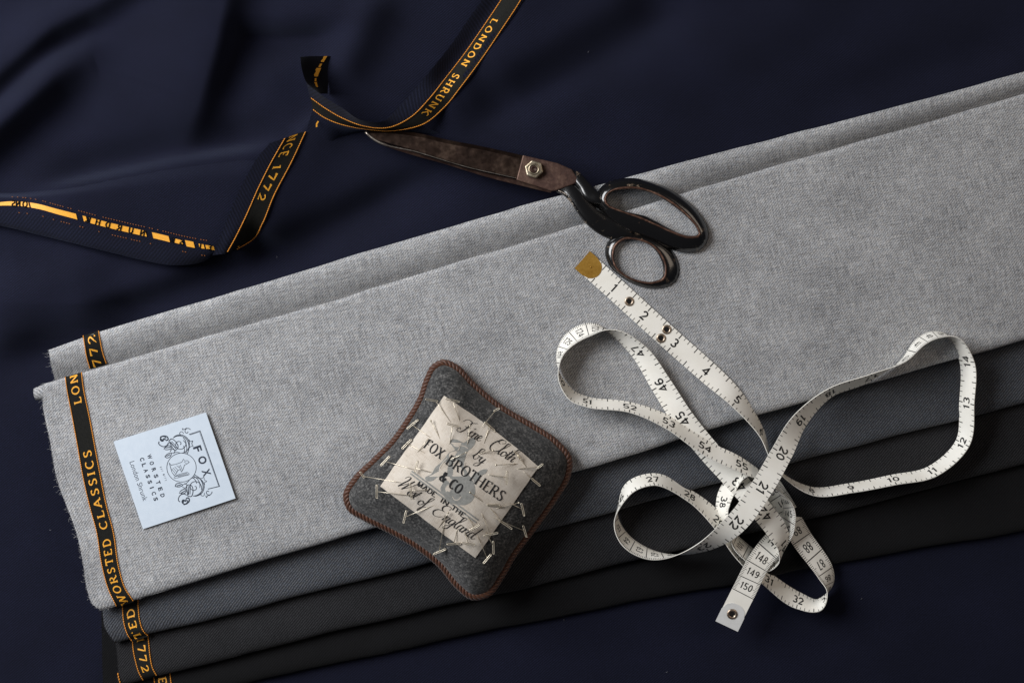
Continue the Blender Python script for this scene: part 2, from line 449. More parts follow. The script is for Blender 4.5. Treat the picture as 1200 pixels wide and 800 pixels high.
# ------------------------------------------------------------------ navy cloth (the ground)
def seg_dist(px, py, pl):
    """distance to polyline, signed (+ right of travel as seen in the photo), and fraction along it"""
    best = (1e9, 0, 0); tot = sum(math.dist(a, b) for a, b in zip(pl, pl[1:])); run = 0
    for a, b in zip(pl, pl[1:]):
        dx, dy = b[0] - a[0], b[1] - a[1]; l = math.hypot(dx, dy)
        t = clamp(((px - a[0]) * dx + (py - a[1]) * dy) / (l * l))
        d = math.hypot(px - a[0] - dx * t, py - a[1] - dy * t)
        if d < best[0]:
            sgn = 1 if (dx * (py - a[1]) - dy * (px - a[0])) > 0 else -1
            best = (d, sgn, (run + t * l) / tot)
        run += l
    return best
RIDGES = [  # polyline, amplitude mm, sigma left px, sigma right px, end taper
 ([(-80,150),(0,80),(60,28),(112,2),(160,-30)], 12, 30, 20, 0.0),
 ([(-80,186),(0,112),(60,58),(104,34),(150,28)], -4, 13, 13, 0.2),
 ([(-190,300),(-80,205),(0,142),(60,88),(104,60),(150,52)], 17, 22, 25, 0.3),
 ([(-80,246),(0,184),(60,136),(125,92)], -4, 22, 34, 0.3),
 ([(330,-200),(268,-40),(252,50),(232,120),(205,188),(196,215)], 17, 25, 85, 0.34),
 ([(300,-40),(280,60),(258,130),(232,190)], -4, 44, 20, 0.45),
 ([(250,10),(330,16),(440,10)], 6, 32, 17, 0.3),
 ([(452,-30),(418,46),(386,108)], 10, 28, 22, 0.3),
 ([(20,232),(120,214),(205,197),(300,182),(350,166)], 7, 9, 44, 0.2),
 ([(840,-20),(700,64),(560,140),(520,170)], -10, 26, 36, 0.25),
 ([(560,180),(400,262),(300,306),(150,365),(-60,455)], -11, 36, 22, 0.2),
 ([(760,-20),(640,60),(560,110)], 7, 46, 34, 0.2),
 ([(150,318),(60,338),(-60,390)], 9, 50, 36, 0.3),
 ([(1250,30),(1000,110),(900,150)], -4, 30, 30, 0.3),
 ([(1000,-30),(860,60),(700,130)], 4, 40, 40, 0.25),
 ([(330,60),(300,110),(270,160)], 3, 30, 30, 0.3),
 ([(30,216),(120,196),(200,178),(300,162),(350,146)], -8, 26, 9, 0.25),
 ([(262,44),(330,46),(410,42)], -5, 9, 30, 0.3),
 ([(20,300),(-80,330)], -5, 22, 22, 0.4),
 ([(255,318),(150,345),(40,400)], 5, 26, 22, 0.3),
 ([(700,-140),(621,-18),(608,4),(587,36),(561,74),(540,102),(521,125),(499,147)], 6.5, 46, 11, 0.12),
 ([(392,128),(358,154),(341,191),(322,226),(307,263),(292,288)], 8.0, 42, 11, 0.18),
]
RB = []
for pl, amp, sl, sr, tp in RIDGES:
    m = 3.2 * max(sl, sr)
    xs = [p[0] for p in pl]; ys = [p[1] for p in pl]
    RB.append((min(xs) - m, max(xs) + m, min(ys) - m, max(ys) + m))
def navy_z(px, py):
    z = 0.5 * n2(px, py, 150, 1) + 0.25 * n2(px, py, 60, 2)
    if py < 480:
        for (pl, amp, sl, sr, tp), bb in zip(RIDGES, RB):
            if not (bb[0] < px < bb[1] and bb[2] < py < bb[3]): continue
            d, sgn, t = seg_dist(px, py, pl)
            s = sr if sgn > 0 else sl
            e = 1.0
            if tp: e = smooth(t / tp) * smooth((1 - t) / tp)
            z += amp * e * math.exp(-(d / s) ** 2)
    return z

navy_mb = MB()
gy = [-110 + 4.0 * i for i in range(int(470 / 4) + 1)] + [370 + 12.0 * i for i in range(1, 46)]
# finer grid where the folds are
gx = [-1200 + 60.0 * i for i in range(18)] + [-130 + 3.0 * i for i in range(241)] + [590 + 9.0 * i for i in range(1, 84)] + [1340 + 60.0 * i for i in range(1, 18)]
gy = [-1000 + 60.0 * i for i in range(15)] + gy + [gy[-1] + 60.0 * i for i in range(1, 15)]
rows = []; uvs = []
for y in gy:
    r = []; u = []
    for x in gx:
        z = navy_z(x, y)
        r.append(W(x, y, z)); u.append((x * S * 1000, -y * S * 1000))
    rows.append(r); uvs.append(u)
navy_mb.grid(rows, uvs)
navy = navy_mb.build('navy_cloth', M_navy)
fixn(navy)
tag(navy, 'dark navy worsted cloth spread as the ground, rumpled with a twisted gold lettered edge', 'cloth')

def strip(stations, zs, n, across, name, mat, parent, cols=(0, 1), uvs=1.0):
    """lofted cloth strip through stations (lists of (x,y)) with heights; returns mapping f(u,v) (v runs over the columns)"""
    m = len(stations[0]); k = list(range(len(stations)))
    zs = [list(r) for r in zs]
    for i in k:
        for j in range(m):
            if zs[i][j] is None: zs[i][j] = navy_z(*stations[i][j]) + (.6, 1.5, .7, -.7)[j]
    vals = [tuple(c for j in range(m) for c in (stations[i][j][0], stations[i][j][1], zs[i][j])) for i in k]
    kk = [0.0]
    for a, b in zip(stations, stations[1:]): kk.append(kk[-1] + math.dist(a[1], b[1]) + 1e-3)
    def at(s, v, lift=0.0):
        q = spline(kk, vals, s)
        pts = [q[3 * j:3 * j + 3] for j in range(m)]
        p = spline(list(range(m)), pts, v)
        return W(p[0], p[1], p[2] + lift)
    mb = MB(); rows = []; uv = []
    for i in range(n + 1):
        s = kk[-1] * i / n
        vv = [cols[0] + (cols[1] - cols[0]) * j / across for j in range(across + 1)]
        rows.append([at(s, v) for v in vv])
        uv.append([(p.x * 1000, p.y * 1000) for p in rows[-1]] if name == 'edge_drape' else [(s * S * 1000, v * 22 * S * 1000) for v in vv])
    mb.grid(rows, uv)
    o = mb.build(name, mat, parent); fixn(o)
    return at, kk[-1], o

def band_on(at, smax, parent, v0, v1, text_runs, s0=0.0, s1=None, textv=None, px=1.0, lift=0.25, n=60, thick=.16, thin=.12, capfrac=.44, tstep=3.0, reverse_up=False):
    """black woven band between columns v0..v1 of a strip, gold edge threads and gold words"""
    s1 = smax if s1 is None else s1
    mb = MB()
    mb.grid([[at(lerp(s0, s1, i / n), lerp(v0, v1, j / 4), lift) for j in range(5)] for i in range(n + 1)])
    b = mb.build('selvedge_band', M_band, parent); fixn(b)
    for v in (v0, v1):
        t = MB()
        thread(t, [at(lerp(s0, s1, i / n), v, lift + .2) for i in range(n + 1)], 0.66 * S, tstep * .8 * S)
        t.build('edge_thread', M_orange, b)
    for text, sa, sb in text_runs:      # word laid between arc positions sa -> sb
        t = MB()
        L = serif_len(text, .3) - .3
        k = (sb - sa) / L
        cap = capfrac
        vm = (v0 + v1) / 2; sign = 1 if sb > sa else -1
        if reverse_up: sign = -sign
        def mf(x, y, l=0):
            return at(sa + x * k, vm - sign * (y - .5) * cap * (v1 - v0), lift + .15 + l)
        serif_text(t, text, mf, thick, thin, .11, .3)
        t.build('lettering', M_gold, b)
    return b

# twisted edge, upper run (LONDON SHRUNK)
st = [[(575,-18),(599,-18),(621,-18),(690,10)], [(565,0),(587.5,0),(608,4),(676,38)], [(548,24),(568.8,28),(587,36),(652,75)],
      [(529,52),(543,65),(561,74),(622,112)], [(510,76),(522,92),(540,102),(592,138)], [(486,105),(503,116),(521,125.5),(556,156)],
      [(461,132),(480,138.5),(494,146.5),(518,158)], [(447,143),(456,149.5),(462,153.2),(466,154.5)], [(421,140),(428,148.3),(431,151.8),(432,153)],
      [(400,126),(402,139),(400,146),(404,160)], [(376,111),(381,127),(380,138),(384,168)], [(359,97),(363,114),(366,128),(357,160)]]
N_ = None
zz = [[5,N_,N_,N_],[5,N_,N_,N_],[5.5,N_,N_,N_],[6,N_,N_,N_],[7,N_,N_,N_],[10,10,N_,N_],[15,13,9,N_],[22,17,12,N_],[26,18,11,N_],[27,18,12,N_],[27,18,13,N_],[26,18,14,N_]]
at1, L1, o1 = strip(st, zz, 90, 18, 'twisted_edge', M_navyback, navy, (0, 2.05))
strip(st[6:], zz[6:], 50, 14, 'edge_drape', M_navy, navy, (2.04, 3))
def s_of(at_, L, y, v=1.5, frac=.72):   # arc position where the strip passes photo row y
    best = min(range(int(401 * frac)), key=lambda i: abs((400 - at_(L * i / 400, v).y / S) - y)); return L * best / 400
band_on(at1, L1, navy, 1, 2, [('LONDON', s_of(at1, L1, 24), s_of(at1, L1, 79)), ('SHRUNK', s_of(at1, L1, 88), s_of(at1, L1, 137))], n=110, reverse_up=True)

# inside of the curl above it, showing the reverse of the band
st = [[(352,67),(366,66),(381,66),(394,66)], [(353.5,80),(364,80),(377,80),(389,81)], [(359,96.5),(366,95),(375,95),(385,96)], [(375,110),(377,110),(380,110),(384,110)]]
zz = [[18,11,6,1],[24,13,6,1],[26.5,15,6,1],[27.5,18,8,1]]
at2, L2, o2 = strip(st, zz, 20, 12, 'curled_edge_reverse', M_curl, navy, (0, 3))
mb = MB()
for a, b, w in ((0, 7, .13), (9, 13, .09), (14, 24, .2), (26, 30, .1), (31, 38, .16)):
    for q in range(2):
        pass
    rows = []
    for i in range(6):
        s = lerp(a, b, i / 5)
        if s > L2: break
        v = lerp(2.05, 1.05, s / L2)
        rows.append([at2(s, v - w * (1 + .3 * math.sin(i * 2.1)), .4), at2(s, v + w, .4)])
    if len(rows) > 1: mb.grid(rows)
mb.build('reverse_lettering', M_gold, o2)
# outer wall of the curl falling to the cloth
st = [[(352,67),(357,100),(361,153)], [(353,72),(355,105),(357,156)], [(354,84),(354.5,110),(354,156)]]
zz = [[18,25,2],[14,16,1],[2,1,-1]]

# lower run (SINCE 1772)
st = [[(316,168),(334,162),(358,154.5),(410,152)], [(299,189),(317,192),(341,191),(396,204)], [(284,216),(303,220),(322.5,226),(375,254)],
      [(268,252),(286.5,257),(307,263),(352,292)], [(256,281),(274,282),(295,281.5),(326,308)], [(249,299),(265.5,297),(276,293),(292,310)]]
zz = [[16,14,N_,0],[16.5,14,N_,0],[16.5,14,N_,0],[16,13.5,N_,0],[14,12,N_,0],[10,9,N_,0]]
at3, L3, o3 = strip(st, zz, 70, 18, 'lower_edge', M_navyback, navy, (0, 2.05))
band_on(at3, L3, navy, 1, 2, [('NCE', s_of(at3, L3, 152.5), s_of(at3, L3, 186)), ('1772', s_of(at3, L3, 195), s_of(at3, L3, 237))], n=80, reverse_up=True)
mb = MB()
m_ = plane_map(279, 291, .55, -.85, 6, lambda x, y: navy_z(x, y) + 1.8, .5)
serif_text(mb, 'W', m_, .22, .16, .1, .1)
mb.build('lettering', M_gold, o3); mb = MB()
m2_ = plane_map(371, 149, .2, -1, 7, lambda x, y: navy_z(x, y) + 5.5, .5)
stroke(mb, [(0, 0), (.5, .1), (1.0, -.1)], lambda dx, dy: .25, m2_)
mb.build('lettering', M_gold, o3)

# turned-back flap at the left: reverse of the cloth, its gold lettered band seen from behind
top = [(-60, 222), (20, 226), (80, 219), (140, 207), (205, 194), (262, 186), (300, 184), (318, 190)]
bot = [(-60, 258), (0, 264.5), (45, 275), (90, 286), (135, 297), (170, 305.5), (205, 311), (238, 306.5), (258, 293)]
rows = []; uvs = []
Tt = curve(top, 60); Bt = curve(bot, 60)
NB = 26
for j in range(NB + 4):
    b = min(1.0, j / NB); r = []; u = []
    for i in range(60):
        x = lerp(Tt[i][0], Bt[i][0], b); y = lerp(Tt[i][1], Bt[i][1], b)
        z = lerp(6.5, 7.0, b) + 2.2 * math.sin(math.pi * b) + .5 * n2(x, y, 40, 5)
        z *= smooth((b + .02) * 5) if b < .2 else 1
        z = max(z, -1) + (navy_z(x, y) * .8 if b < .9 else navy_z(x, y) * .8)
        if j > NB: z -= 2.2 * (j - NB); y -= .8 * (j - NB)
        elif b > .9: z -= 1.6 * ((b - .9) / .1) ** 2
        r.append(W(x, y, z)); u.append((x * S * 1000 * 1.0, -y * S * 1000))
    rows.append(r); uvs.append(u)
mb = MB(); mb.grid(rows, uvs)
flap = mb.build('turned_back_flap', M_navy, navy); fixn(flap)
def flap_z(x, y):
    yt = interp(sorted((p[0], p[1]) for p in Tt), x); yb = interp(sorted((p[0], p[1]) for p in Bt), x)
    b = clamp((y - yt) / (yb - yt))
    z = lerp(6.5, 7.0, b) + 2.2 * math.sin(math.pi * b) + .5 * n2(x, y, 40, 5) + navy_z(x, y) * .8
    if b > .9: z -= 1.6 * ((b - .9) / .1) ** 2
    return z
rows = []; uvs = []
for i in range(60):
    x0, y0 = Bt[i]; xg = x0 - 3; r = []; u = []
    yg = interp([(-60, 247), (0, 247), (15, 246.5), (45, 250), (67, 256), (90, 262), (120, 270), (150, 277), (187, 285.5), (220, 293), (256, 297)], x0)
    for j in range(9):
        x = x0; y = lerp(min(yg, y0 - 1), y0 - .4, j / 8)
        r.append(W(x, y, flap_z(x, y) + .12)); u.append((x * S * 1000, -y * S * 1000))
    rows.append(r); uvs.append(u)
mb = MB(); mb.grid(rows, uvs); o = mb.build('selvedge_margin', M_navyback, flap); fixn(o)
gc = curve([(-20, 241), (0, 239), (15, 238.5), (45, 242), (67, 248), (90, 254), (120, 262), (150, 269.2), (187, 277.5), (220, 285.5), (251, 291)], 140)
mb = MB()
def gold_piece(a, b, w0=3.2, w1=3.2):
    seg = [p for p in gc if a <= p[0] <= b]
    if len(seg) < 2: return
    rows = []
    for i, (x, y) in enumerate(seg):
        w = lerp(w0, w1, i / (len(seg) - 1))
        rows.append([W(x - .25 * w, y - w, flap_z(x, y - w) + .5), W(x + .25 * w, y + w, flap_z(x, y + w) + .5)])
    mb.grid(rows)
for a, b, w0, w1 in ((-20, 22, 1.2, 2.8), (22, 35, 2.6, 3), (34, 91, 3.0, 3.4), (97, 103, 3.3, 3.3), (104, 172, 3.4, 3.4), (177, 199, 3.5, 3.5), (203, 214, 2.6, 2.6), (216, 229, 3.6, 3.6), (232, 240, 2.6, 2.6), (240, 251, 2.4, 2.2)):
    gold_piece(a, b, w0, w1)
goldrev = mb.build('reverse_band', M_gold, flap)
mb = MB()
def along(x0):
    i = min(range(len(gc) - 1), key=lambda q: abs(gc[q][0] - x0)); return gc[i], (gc[i + 1][0] - gc[i][0], gc[i + 1][1] - gc[i][1])
for ch, x0 in zip('SNORHDRUN', (8, 15, 22, 97, 108, 120, 133, 146, 160)):
    (x, y), (dx, dy) = along(x0 + 9)
    serif_text(mb, ch, plane_map(x, y + 3.1, -dx, -dy, 6.4, flap_z, .75, True), .24, .2, .1, .1)
    if ch == 'O': mb.build('reverse_lettering', M_bandback, goldrev); mb = MB()
mb.build('reverse_lettering', M_bandback, goldrev); mb = MB()
for ch, x0 in zip('DSIE', (199, 209, 231, 243)):
    (x, y), (dx, dy) = along(x0 + 5)
    serif_text(mb, ch, plane_map(x, y + 2.6, -dx, -dy, 5.5, flap_z, .75, True), .26, .22, .1, .1)
    if ch in 'DSIE': mb.build('reverse_lettering', M_bandback, goldrev); mb = MB()
mb = MB()
for off, sx in ((-7.6, 12), (10.5, 20)):
    thread(mb, [W(x, y + off, flap_z(x, y + off) + .4) for x, y in gc if x > sx and x < 248], .5 * S, 3.2 * S, .45, 5, .18 if off < 0 else .5)
mb.build('edge_thread', plain('dull_orange_thread', srgb(150, 88, 40), .7), flap)

# ------------------------------------------------------------------ folded cloths
class Layer:
    def __init__(s, name, up, lo, left, zbot, T, r_up, r_lo, seed, wob=.35):
        s.name, s.up, s.lo, s.left, s.zbot, s.T, s.ru, s.rl, s.seed, s.wob = name, up, lo, left, zbot, T, r_up, r_lo, seed, wob
        s.extra = None
    def prof(s, d, r): return math.sqrt(max(0, 1 - (1 - clamp(d / r)) ** 2))
    def height(s, px, py):
        c = .958
        du = (py - interp(s.up, px)) * c; dl = (interp(s.lo, px) - py) * c
        zm = s.zbot + s.T / 2
        z = zm + s.T / 2 * min(s.prof(max(0, du), s.ru), s.prof(max(0, dl), s.rl))
        f = smooth(du / 30) * smooth(dl / 30)
        z += s.wob * (n2(px * .45, py, 55, s.seed) + .6 * n2(px * .5, py, 140, s.seed + 1)) * (.25 + .75 * f)
        if s.extra: z += s.extra(px, py, du, dl)
        return z
    def mesh(s, mat, parent, x1=1900, ncol=210, nrow=46):
        # left column follows s.left (list of points, top to bottom); columns march along the fold
        lc = curve(s.left, nrow + 1)
        U0 = lc[0]; L0 = lc[-1]
        tv = []
        for j in range(nrow + 1):       # cluster rows at both folds
            t = j / nrow; tv.append(.5 - .5 * math.cos(math.pi * t))
        k = curve(s.left, 401)
        lcv = [k[int(round(t * 400))] for t in tv]
        rows = [[] for _ in range(nrow + 1)]; uvs = [[] for _ in range(nrow + 1)]
        for i in range(ncol + 1):
            a = (i / ncol) ** 1.25
            xu = lerp(U0[0], x1, a); xl = lerp(L0[0], x1 + 60, a)
            for j, t in enumerate(tv):
                yu = interp(s.up, xu); yl = interp(s.lo, xl)
                x = lerp(xu, xl, t); y = lerp(yu, yl, t)
                if i == 0: base = (x, y)
                x0 = lerp(U0[0], L0[0], t); y0 = lerp(interp(s.up, U0[0]), interp(s.lo, L0[0]), t)
                fade = math.exp(-(xu - U0[0]) / 137)
                x += (lcv[j][0] - x0) * fade; y += (lcv[j][1] - y0) * fade
                y = clamp(y, interp(s.up, x), interp(s.lo, x))
                rows[j].append((x, y)); uvs[j].append((xu * S * 1000 / .958, -(t * math.dist((xu, yu), (xl, yl)) + yu * .2) * S * 1000))
        top = [[W(x, y, s.height(x, y)) for x, y in r] for r in rows]
        # wrap under at both folds
        def under(src, sgn, r, n=5):
            out = []; ou = []
            for q in range(1, n + 1):
                d = r * 1.3 * (q / n) ** 1.6
                out.append([W(x + .28 * d * sgn, y + d * sgn, s.zbot + s.T / 2 - s.T / 2 * s.prof(d, r)) for x, y in src])
                ou.append([(a, b - sgn * d * S * 1000) for a, b in (uvs[0] if sgn > 0 else uvs[-1])])
            return out, ou
        a, au = under(rows[0], 1, s.ru); b, bu = under(rows[-1], -1, s.rl)
        allr = list(reversed(a)) + top + b; allu = list(reversed(au)) + uvs + bu
        # raw left edge: thickness
        mb = MB(); mb.grid(allr, allu)
        tl = [r[0] for r in top]
        mb.grid([[v for v in tl], [v - Vector((0, 0, min(s.T, 1.2) / 1000)) for v in tl]], [[(j * .8, 0) for j in range(len(tl))], [(j * .8, .8) for j in range(len(tl))]])
        o = mb.build(s.name, mat, parent); fixn(o)
        return o

def edge(pts): return sorted(pts)
lo_light = [(60,731),(120,714.5),(420,623),(700,546),(870,492),(1200,398),(1320,365)]
lo_mid = [(80,768),(135,753),(174,742),(230,730),(400,685),(505,658),(700,604),(940,540),(1160,483),(1320,440)]
lo_char = [(80,820),(183,792),(230,781),(400,738),(568,698),(660,678),(700,668),(989,597),(1160,553),(1320,512)]
lo_black = [(80,848),(300,797),(500,754),(700,713),(1200,620),(1320,598)]
up_light = [(20,422),(58,409),(80,401),(117,388),(150,378),(400,304),(620,238),(900,164),(1000,139.5),(1200,84),(1320,52)]
crease = [(20,460),(62,446),(95,437),(210,403),(400,349),(600,287.5),(690,261.5),(900,197),(1200,110),(1320,75)]
def wobble(pl, seed, amp):
    """an edge of real cloth is never ruler straight"""
    return [(x, interp(pl, x) + amp * smooth((x - 130) / 200) * (n2(x, 0, 110, seed) + .45 * n2(x, 0, 38, seed + 3))) for x in range(-20, 1991, 15)]
lo_light = wobble(lo_light, 71, 2.2); lo_mid = wobble(lo_mid, 73, 2.4); lo_char = wobble(lo_char, 75, 2.6); lo_black = wobble(lo_black, 77, 2.8)
up_light = wobble(up_light, 79, 2.0); crease = wobble(crease, 81, 2.4)
def shift(pl, d): return [(x, y + d) for x, y in pl]

light = empty('light_grey_cloth'); tag(light, 'light grey melange worsted cloth folded lengthwise, topmost of the stacked cloths', 'cloth')
midc = empty('mid_grey_cloth'); tag(midc, 'mid grey worsted cloth fold directly under the light grey cloth', 'cloth')
charc = empty('charcoal_cloth'); tag(charc, 'charcoal worsted cloth fold between the mid grey and the black cloth', 'cloth')
blackc = empty('black_cloth'); tag(blackc, 'black worsted cloth, lowest of the folded stack, lying on the navy cloth', 'cloth')

Lb = Layer('folded_layer', shift(up_light, 46), lo_black, [(92,480),(108,560),(118,640),(119,720),(120,780),(122,845)], 0.2, 5.6, 8, 9, 11)
Lc = Layer('folded_layer', shift(up_light, 40), lo_char, [(90,470),(110,560),(122,650),(132,720),(138,775),(140,805)], 5.0, 5.6, 7, 9, 12)
Lm = Layer('folded_layer', shift(up_light, 34), lo_mid, [(80,450),(98,560),(112,650),(120,712),(123,735),(135,753)], 9.4, 5.6, 7, 9, 13)
Lu = Layer('lower_fold', up_light, shift(lo_light, -26), [(57,410),(60,428),(65,448),(70,520),(88,600),(100,660),(108,690)], 13.6, 6.4, 11, 8, 14)
def strip_dip(px, py, du, dl):
    c = (interp(crease, px) - interp(up_light, px)) * .958
    return -7.6 * clamp((du - c * .12) / (c * .95)) ** 2.1
Lu.extra = strip_dip
Lt = Layer('top_fold', crease, lo_light, [(51,449),(50,470),(58.5,516),(67,562),(81,600),(89,622),(97,658),(103,694),(108,707),(119,715)], 17.0, 5.2, 6, 11, 15)
def dip(lo_up, amount):
    def f(px, py, du, dl):
        w = max(12, (py + dl / .958) - interp(lo_up, px)) * .958
        return -amount * smooth((dl - 10) / (w - 4))
    return f
Lm.extra = dip(lo_light, 2.6); Lc.extra = dip(lo_mid, 2.6); Lb.extra = dip(lo_char, 2.0)
o_black = Lb.mesh(M_black, blackc)
o_char = Lc.mesh(M_char, charc)
o_mid = Lm.mesh(M_mid, midc)
o_lu = Lu.mesh(M_light, light)
o_lt = Lt.mesh(M_light, light)

# a small turned end sticking out at the left of the light grey cloth
mb = MB()
tabp = [[(39.5,455),(52,450),(70,446)], [(39,458),(52,453),(70,449)], [(39.5,463),(52,460),(70,456)], [(41,467.5),(52,466),(70,463)], [(42,469),(53,468),(70,465)]]
tz = [13, 17.5, 18.3, 17.5, 13]
mb.grid([[W(x, y, z) for x, y in curve(r, 8)] for r, z in zip(curve([tuple(c for p in r for c in p) for r in tabp], 5) and tabp, tz)],
        [[(i * 2.0, j * 2.0) for i in range(8)] for j in range(5)])
o = mb.build('turned_end', M_light, light); fixn(o)

def layer_band(lay, obj, lpts, rpts, runs, n=70, tstep=3.0, lift=.25, thick=.16, cap=.45, vc=0.5):
    """selvedge band on a folded layer; lpts/rpts run top to bottom in the photo"""
    n_ = 120
    Lp = curve(lpts, n_ + 1); Rp = curve(rpts, n_ + 1)
    kk = [0.0]
    for i in range(n_):
        kk.append(kk[-1] + math.dist(((Lp[i][0] + Rp[i][0]) / 2, (Lp[i][1] + Rp[i][1]) / 2), ((Lp[i + 1][0] + Rp[i + 1][0]) / 2, (Lp[i + 1][1] + Rp[i + 1][1]) / 2)))
    def at(s, v, lift_=0.0):
        s = clamp(s, 0, kk[-1]); i = min(n_ - 1, max(0, next((q for q in range(n_) if kk[q + 1] >= s), n_ - 1)))
        t = (s - kk[i]) / (kk[i + 1] - kk[i])
        x = lerp(lerp(Lp[i][0], Lp[i + 1][0], t), lerp(Rp[i][0], Rp[i + 1][0], t), v); y = lerp(lerp(Lp[i][1], Lp[i + 1][1], t), lerp(Rp[i][1], Rp[i + 1][1], t), v)
        return W(x, y, lay.height(x, y) + lift_)
    def sy(y):
        i = min(range(n_ + 1), key=lambda q: abs((Lp[q][1] + Rp[q][1]) / 2 - y)); return kk[i]
    rr = [(t, sy(a), sy(b)) for t, a, b in runs]
    b = band_on(at, kk[-1], obj, 0, 1, rr, n=n, tstep=tstep, lift=lift, capfrac=cap, thick=thick, reverse_up=True)
    return b
layer_band(Lt, o_lt, [(76.5,441.5),(77.5,450),(83,480),(89,512),(98,562),(106.5,598),(112.6,620),(120,665),(127,690),(137,711)],
           [(95.5,436),(97,450),(105,490),(115,544),(126,598),(132,620),(139.6,667),(146,688),(157,705)],
           [('WORSTED', 711, 631), ('CLASSICS', 620, 527), ('LON', 474, 437)], n=120)
layer_band(Lu, o_lu, [(97.5,393),(99,403),(101.5,418),(105.5,432)], [(115.5,387.5),(117,397),(120,412),(125,427)], [('772', 430, 393)], n=30)
layer_band(Lm, o_mid, [(143.5,706),(144,720),(146,733),(150,744),(155,751)], [(161.5,700),(162,712),(164,728),(168,739),(174,745)], [('TED', 747, 713)], n=40, tstep=3.2)
layer_band(Lc, o_char, [(155,746),(156,760),(159,775),(163,788),(168,797)], [(173,742),(174.5,755),(176,770),(179,783),(184,792)], [('1772', 746, 787)], n=40, tstep=3.2)
layer_band(Lb, o_black, [(180,792),(182,805),(185,820)], [(199,788),(201,803),(204,816)], [('E', 793, 801), ('C', 803, 812)], n=20, tstep=3.2)
# a stray edge thread on the charcoal and black layers
mb = MB(); thread(mb, [W(x, y, Lc.height(x, y) + .3) for x, y in curve([(138,788),(140,797),(142,803)], 8)], .8 * S, 3.2 * S); mb.build('edge_thread', M_orange, o_char)

# loose fibres along the raw left edges
def fuzz(pts, zf, mat, parent, n, ln):
    mb = MB(); c = curve(pts, 200)
    for _ in range(n):
        i = random.randrange(199); x, y = c[i]; z = zf(x + 2, y) - random.uniform(0, .8)
        a = math.pi + random.gauss(0, .75); l = random.expovariate(1 / ln)
        p = [W(x + 1.5, y, z)]; 
        for q in range(3):
            a += random.gauss(0, .45); x += l / 3 * math.cos(a); y += l / 3 * math.sin(a); z += random.gauss(.1, .35)
            p.append(W(x, y, z))
        mb.tube(p, 0.11 * S, 3, caps=False)
    mb.build('frayed_fibres', mat, parent, kind='stuff')
M_fibl = plain('light_fibre', srgb(165, 165, 166), .9); M_fibd = plain('dark_fibre', srgb(40, 40, 43), .9)
fuzz(Lt.left, Lt.height, M_fibl, o_lt, 420, 1.5)
fuzz([(57,410),(60,428),(65,446)], Lu.height, M_fibl, o_lu, 50, 2.2)
fuzz(Lm.left[2:], Lm.height, M_fibd, o_mid, 160, 1.6)
fuzz(Lc.left[2:], Lc.height, M_fibd, o_char, 160, 1.6)
fuzz(Lb.left[2:], Lb.height, plain('black_fibre', srgb(16, 16, 17), .9), o_black, 300, 2.4)
# woven rib near the raw edge of the light cloth
mb = MB()
for off in (10,):
    thread(mb, [W(x + off, y, Lt.height(x + off, y) - .12) for x, y in curve(Lt.left[1:], 90)], .55 * S, 2.2 * S, .2, 4)
mb.build('selvedge_rib', M_fibl, o_lt, kind='stuff')

# surface under a point of the table (used by the things lying on it)
def top_z(px, py):
    if py < interp(up_light, px): return navy_z(px, py)
    if py < interp(crease, px): return Lu.height(px, py)
    if py < interp(lo_light, px): return Lt.height(px, py)
    if py < interp(lo_mid, px): return Lm.height(px, py)
    if py < interp(lo_char, px): return Lc.height(px, py)
    if py < interp(lo_black, px): return Lb.height(px, py)
    return navy_z(px, py)

# ------------------------------------------------------------------ printed card
k = NT('card_stock')
c = k.coords('Object'); nn = k.noise(c, 220, 3, .6)
k.l(k.ramp(nn, [(0.3, srgb(200, 212, 225)), (0.7, srgb(207, 218, 230))]), k.b.inputs['Base Color'])
k.b.inputs['Roughness'].default_value = 0.55; k.bump(k.noise(c, 3000, 2), .06, .0002)
M_card = k.m
M_ink = plain('card_ink', srgb(48, 56, 70), .6)
cc = [(133, 517), (241.3, 483), (276, 583.6), (167.6, 619.6)]
cz = [23.2, 24.4, 24.7, 23.4]
def card_z(px, py):
    u = ((px - 133) * 108.3 + (py - 517) * -34) / (108.3 ** 2 + 34 ** 2); v = ((px - 133) * 34.6 + (py - 517) * 102.6) / (34.6 ** 2 + 102.6 ** 2)
    return lerp(lerp(cz[0], cz[1], u), lerp(cz[3], cz[2], u), v) + .25 * math.sin(math.pi * clamp(u)) - .2
mb = MB()
def cpt(u, v): return (lerp(lerp(cc[0][0], cc[1][0], u), lerp(cc[3][0], cc[2][0], u), v), lerp(lerp(cc[0][1], cc[1][1], u), lerp(cc[3][1], cc[2][1], u), v))
NN = 12
topg = [[W(*cpt(i / NN, j / NN), card_z(*cpt(i / NN, j / NN))) for i in range(NN + 1)] for j in range(NN + 1)]
botg = [[p - Vector((0, 0, .0005)) for p in r] for r in topg]
mb.grid(topg); mb.grid(botg)
rim = lambda g: g[0] + [r[-1] for r in g[1:]] + list(reversed(g[-1]))[1:] + [r[0] for r in reversed(g)][1:]
mb.grid([rim(topg), rim(botg)])
card = mb.build('paper_label', M_card, smooth_=False); fixn(card)
tag(card, 'small square pale blue white card printed FOX with a crest, lying on light grey cloth', 'label')
cd = (.329, .944)
pr = MB()
def c2(x, y): return (160 + x / 7.27, 490 + y / 7.27)
def ink(pts, w=.55, smoothit=False):
    p = [c2(*q) for q in pts]
    if smoothit: p = curve(p, len(p) * 5)
    stroke(pr, p, lambda dx, dy: w, lambda x, y, l: W(x, y, card_z(x, y) + .05 + l), 4)
def word(t, x, y, h, length, bold=0.0):
    px, py = c2(x, y); v, f, w = font_mesh(t, bold)
    sans_text(pr, t, plane_map(px, py, cd[0], cd[1], h, card_z, .06), length / h / w, bold)
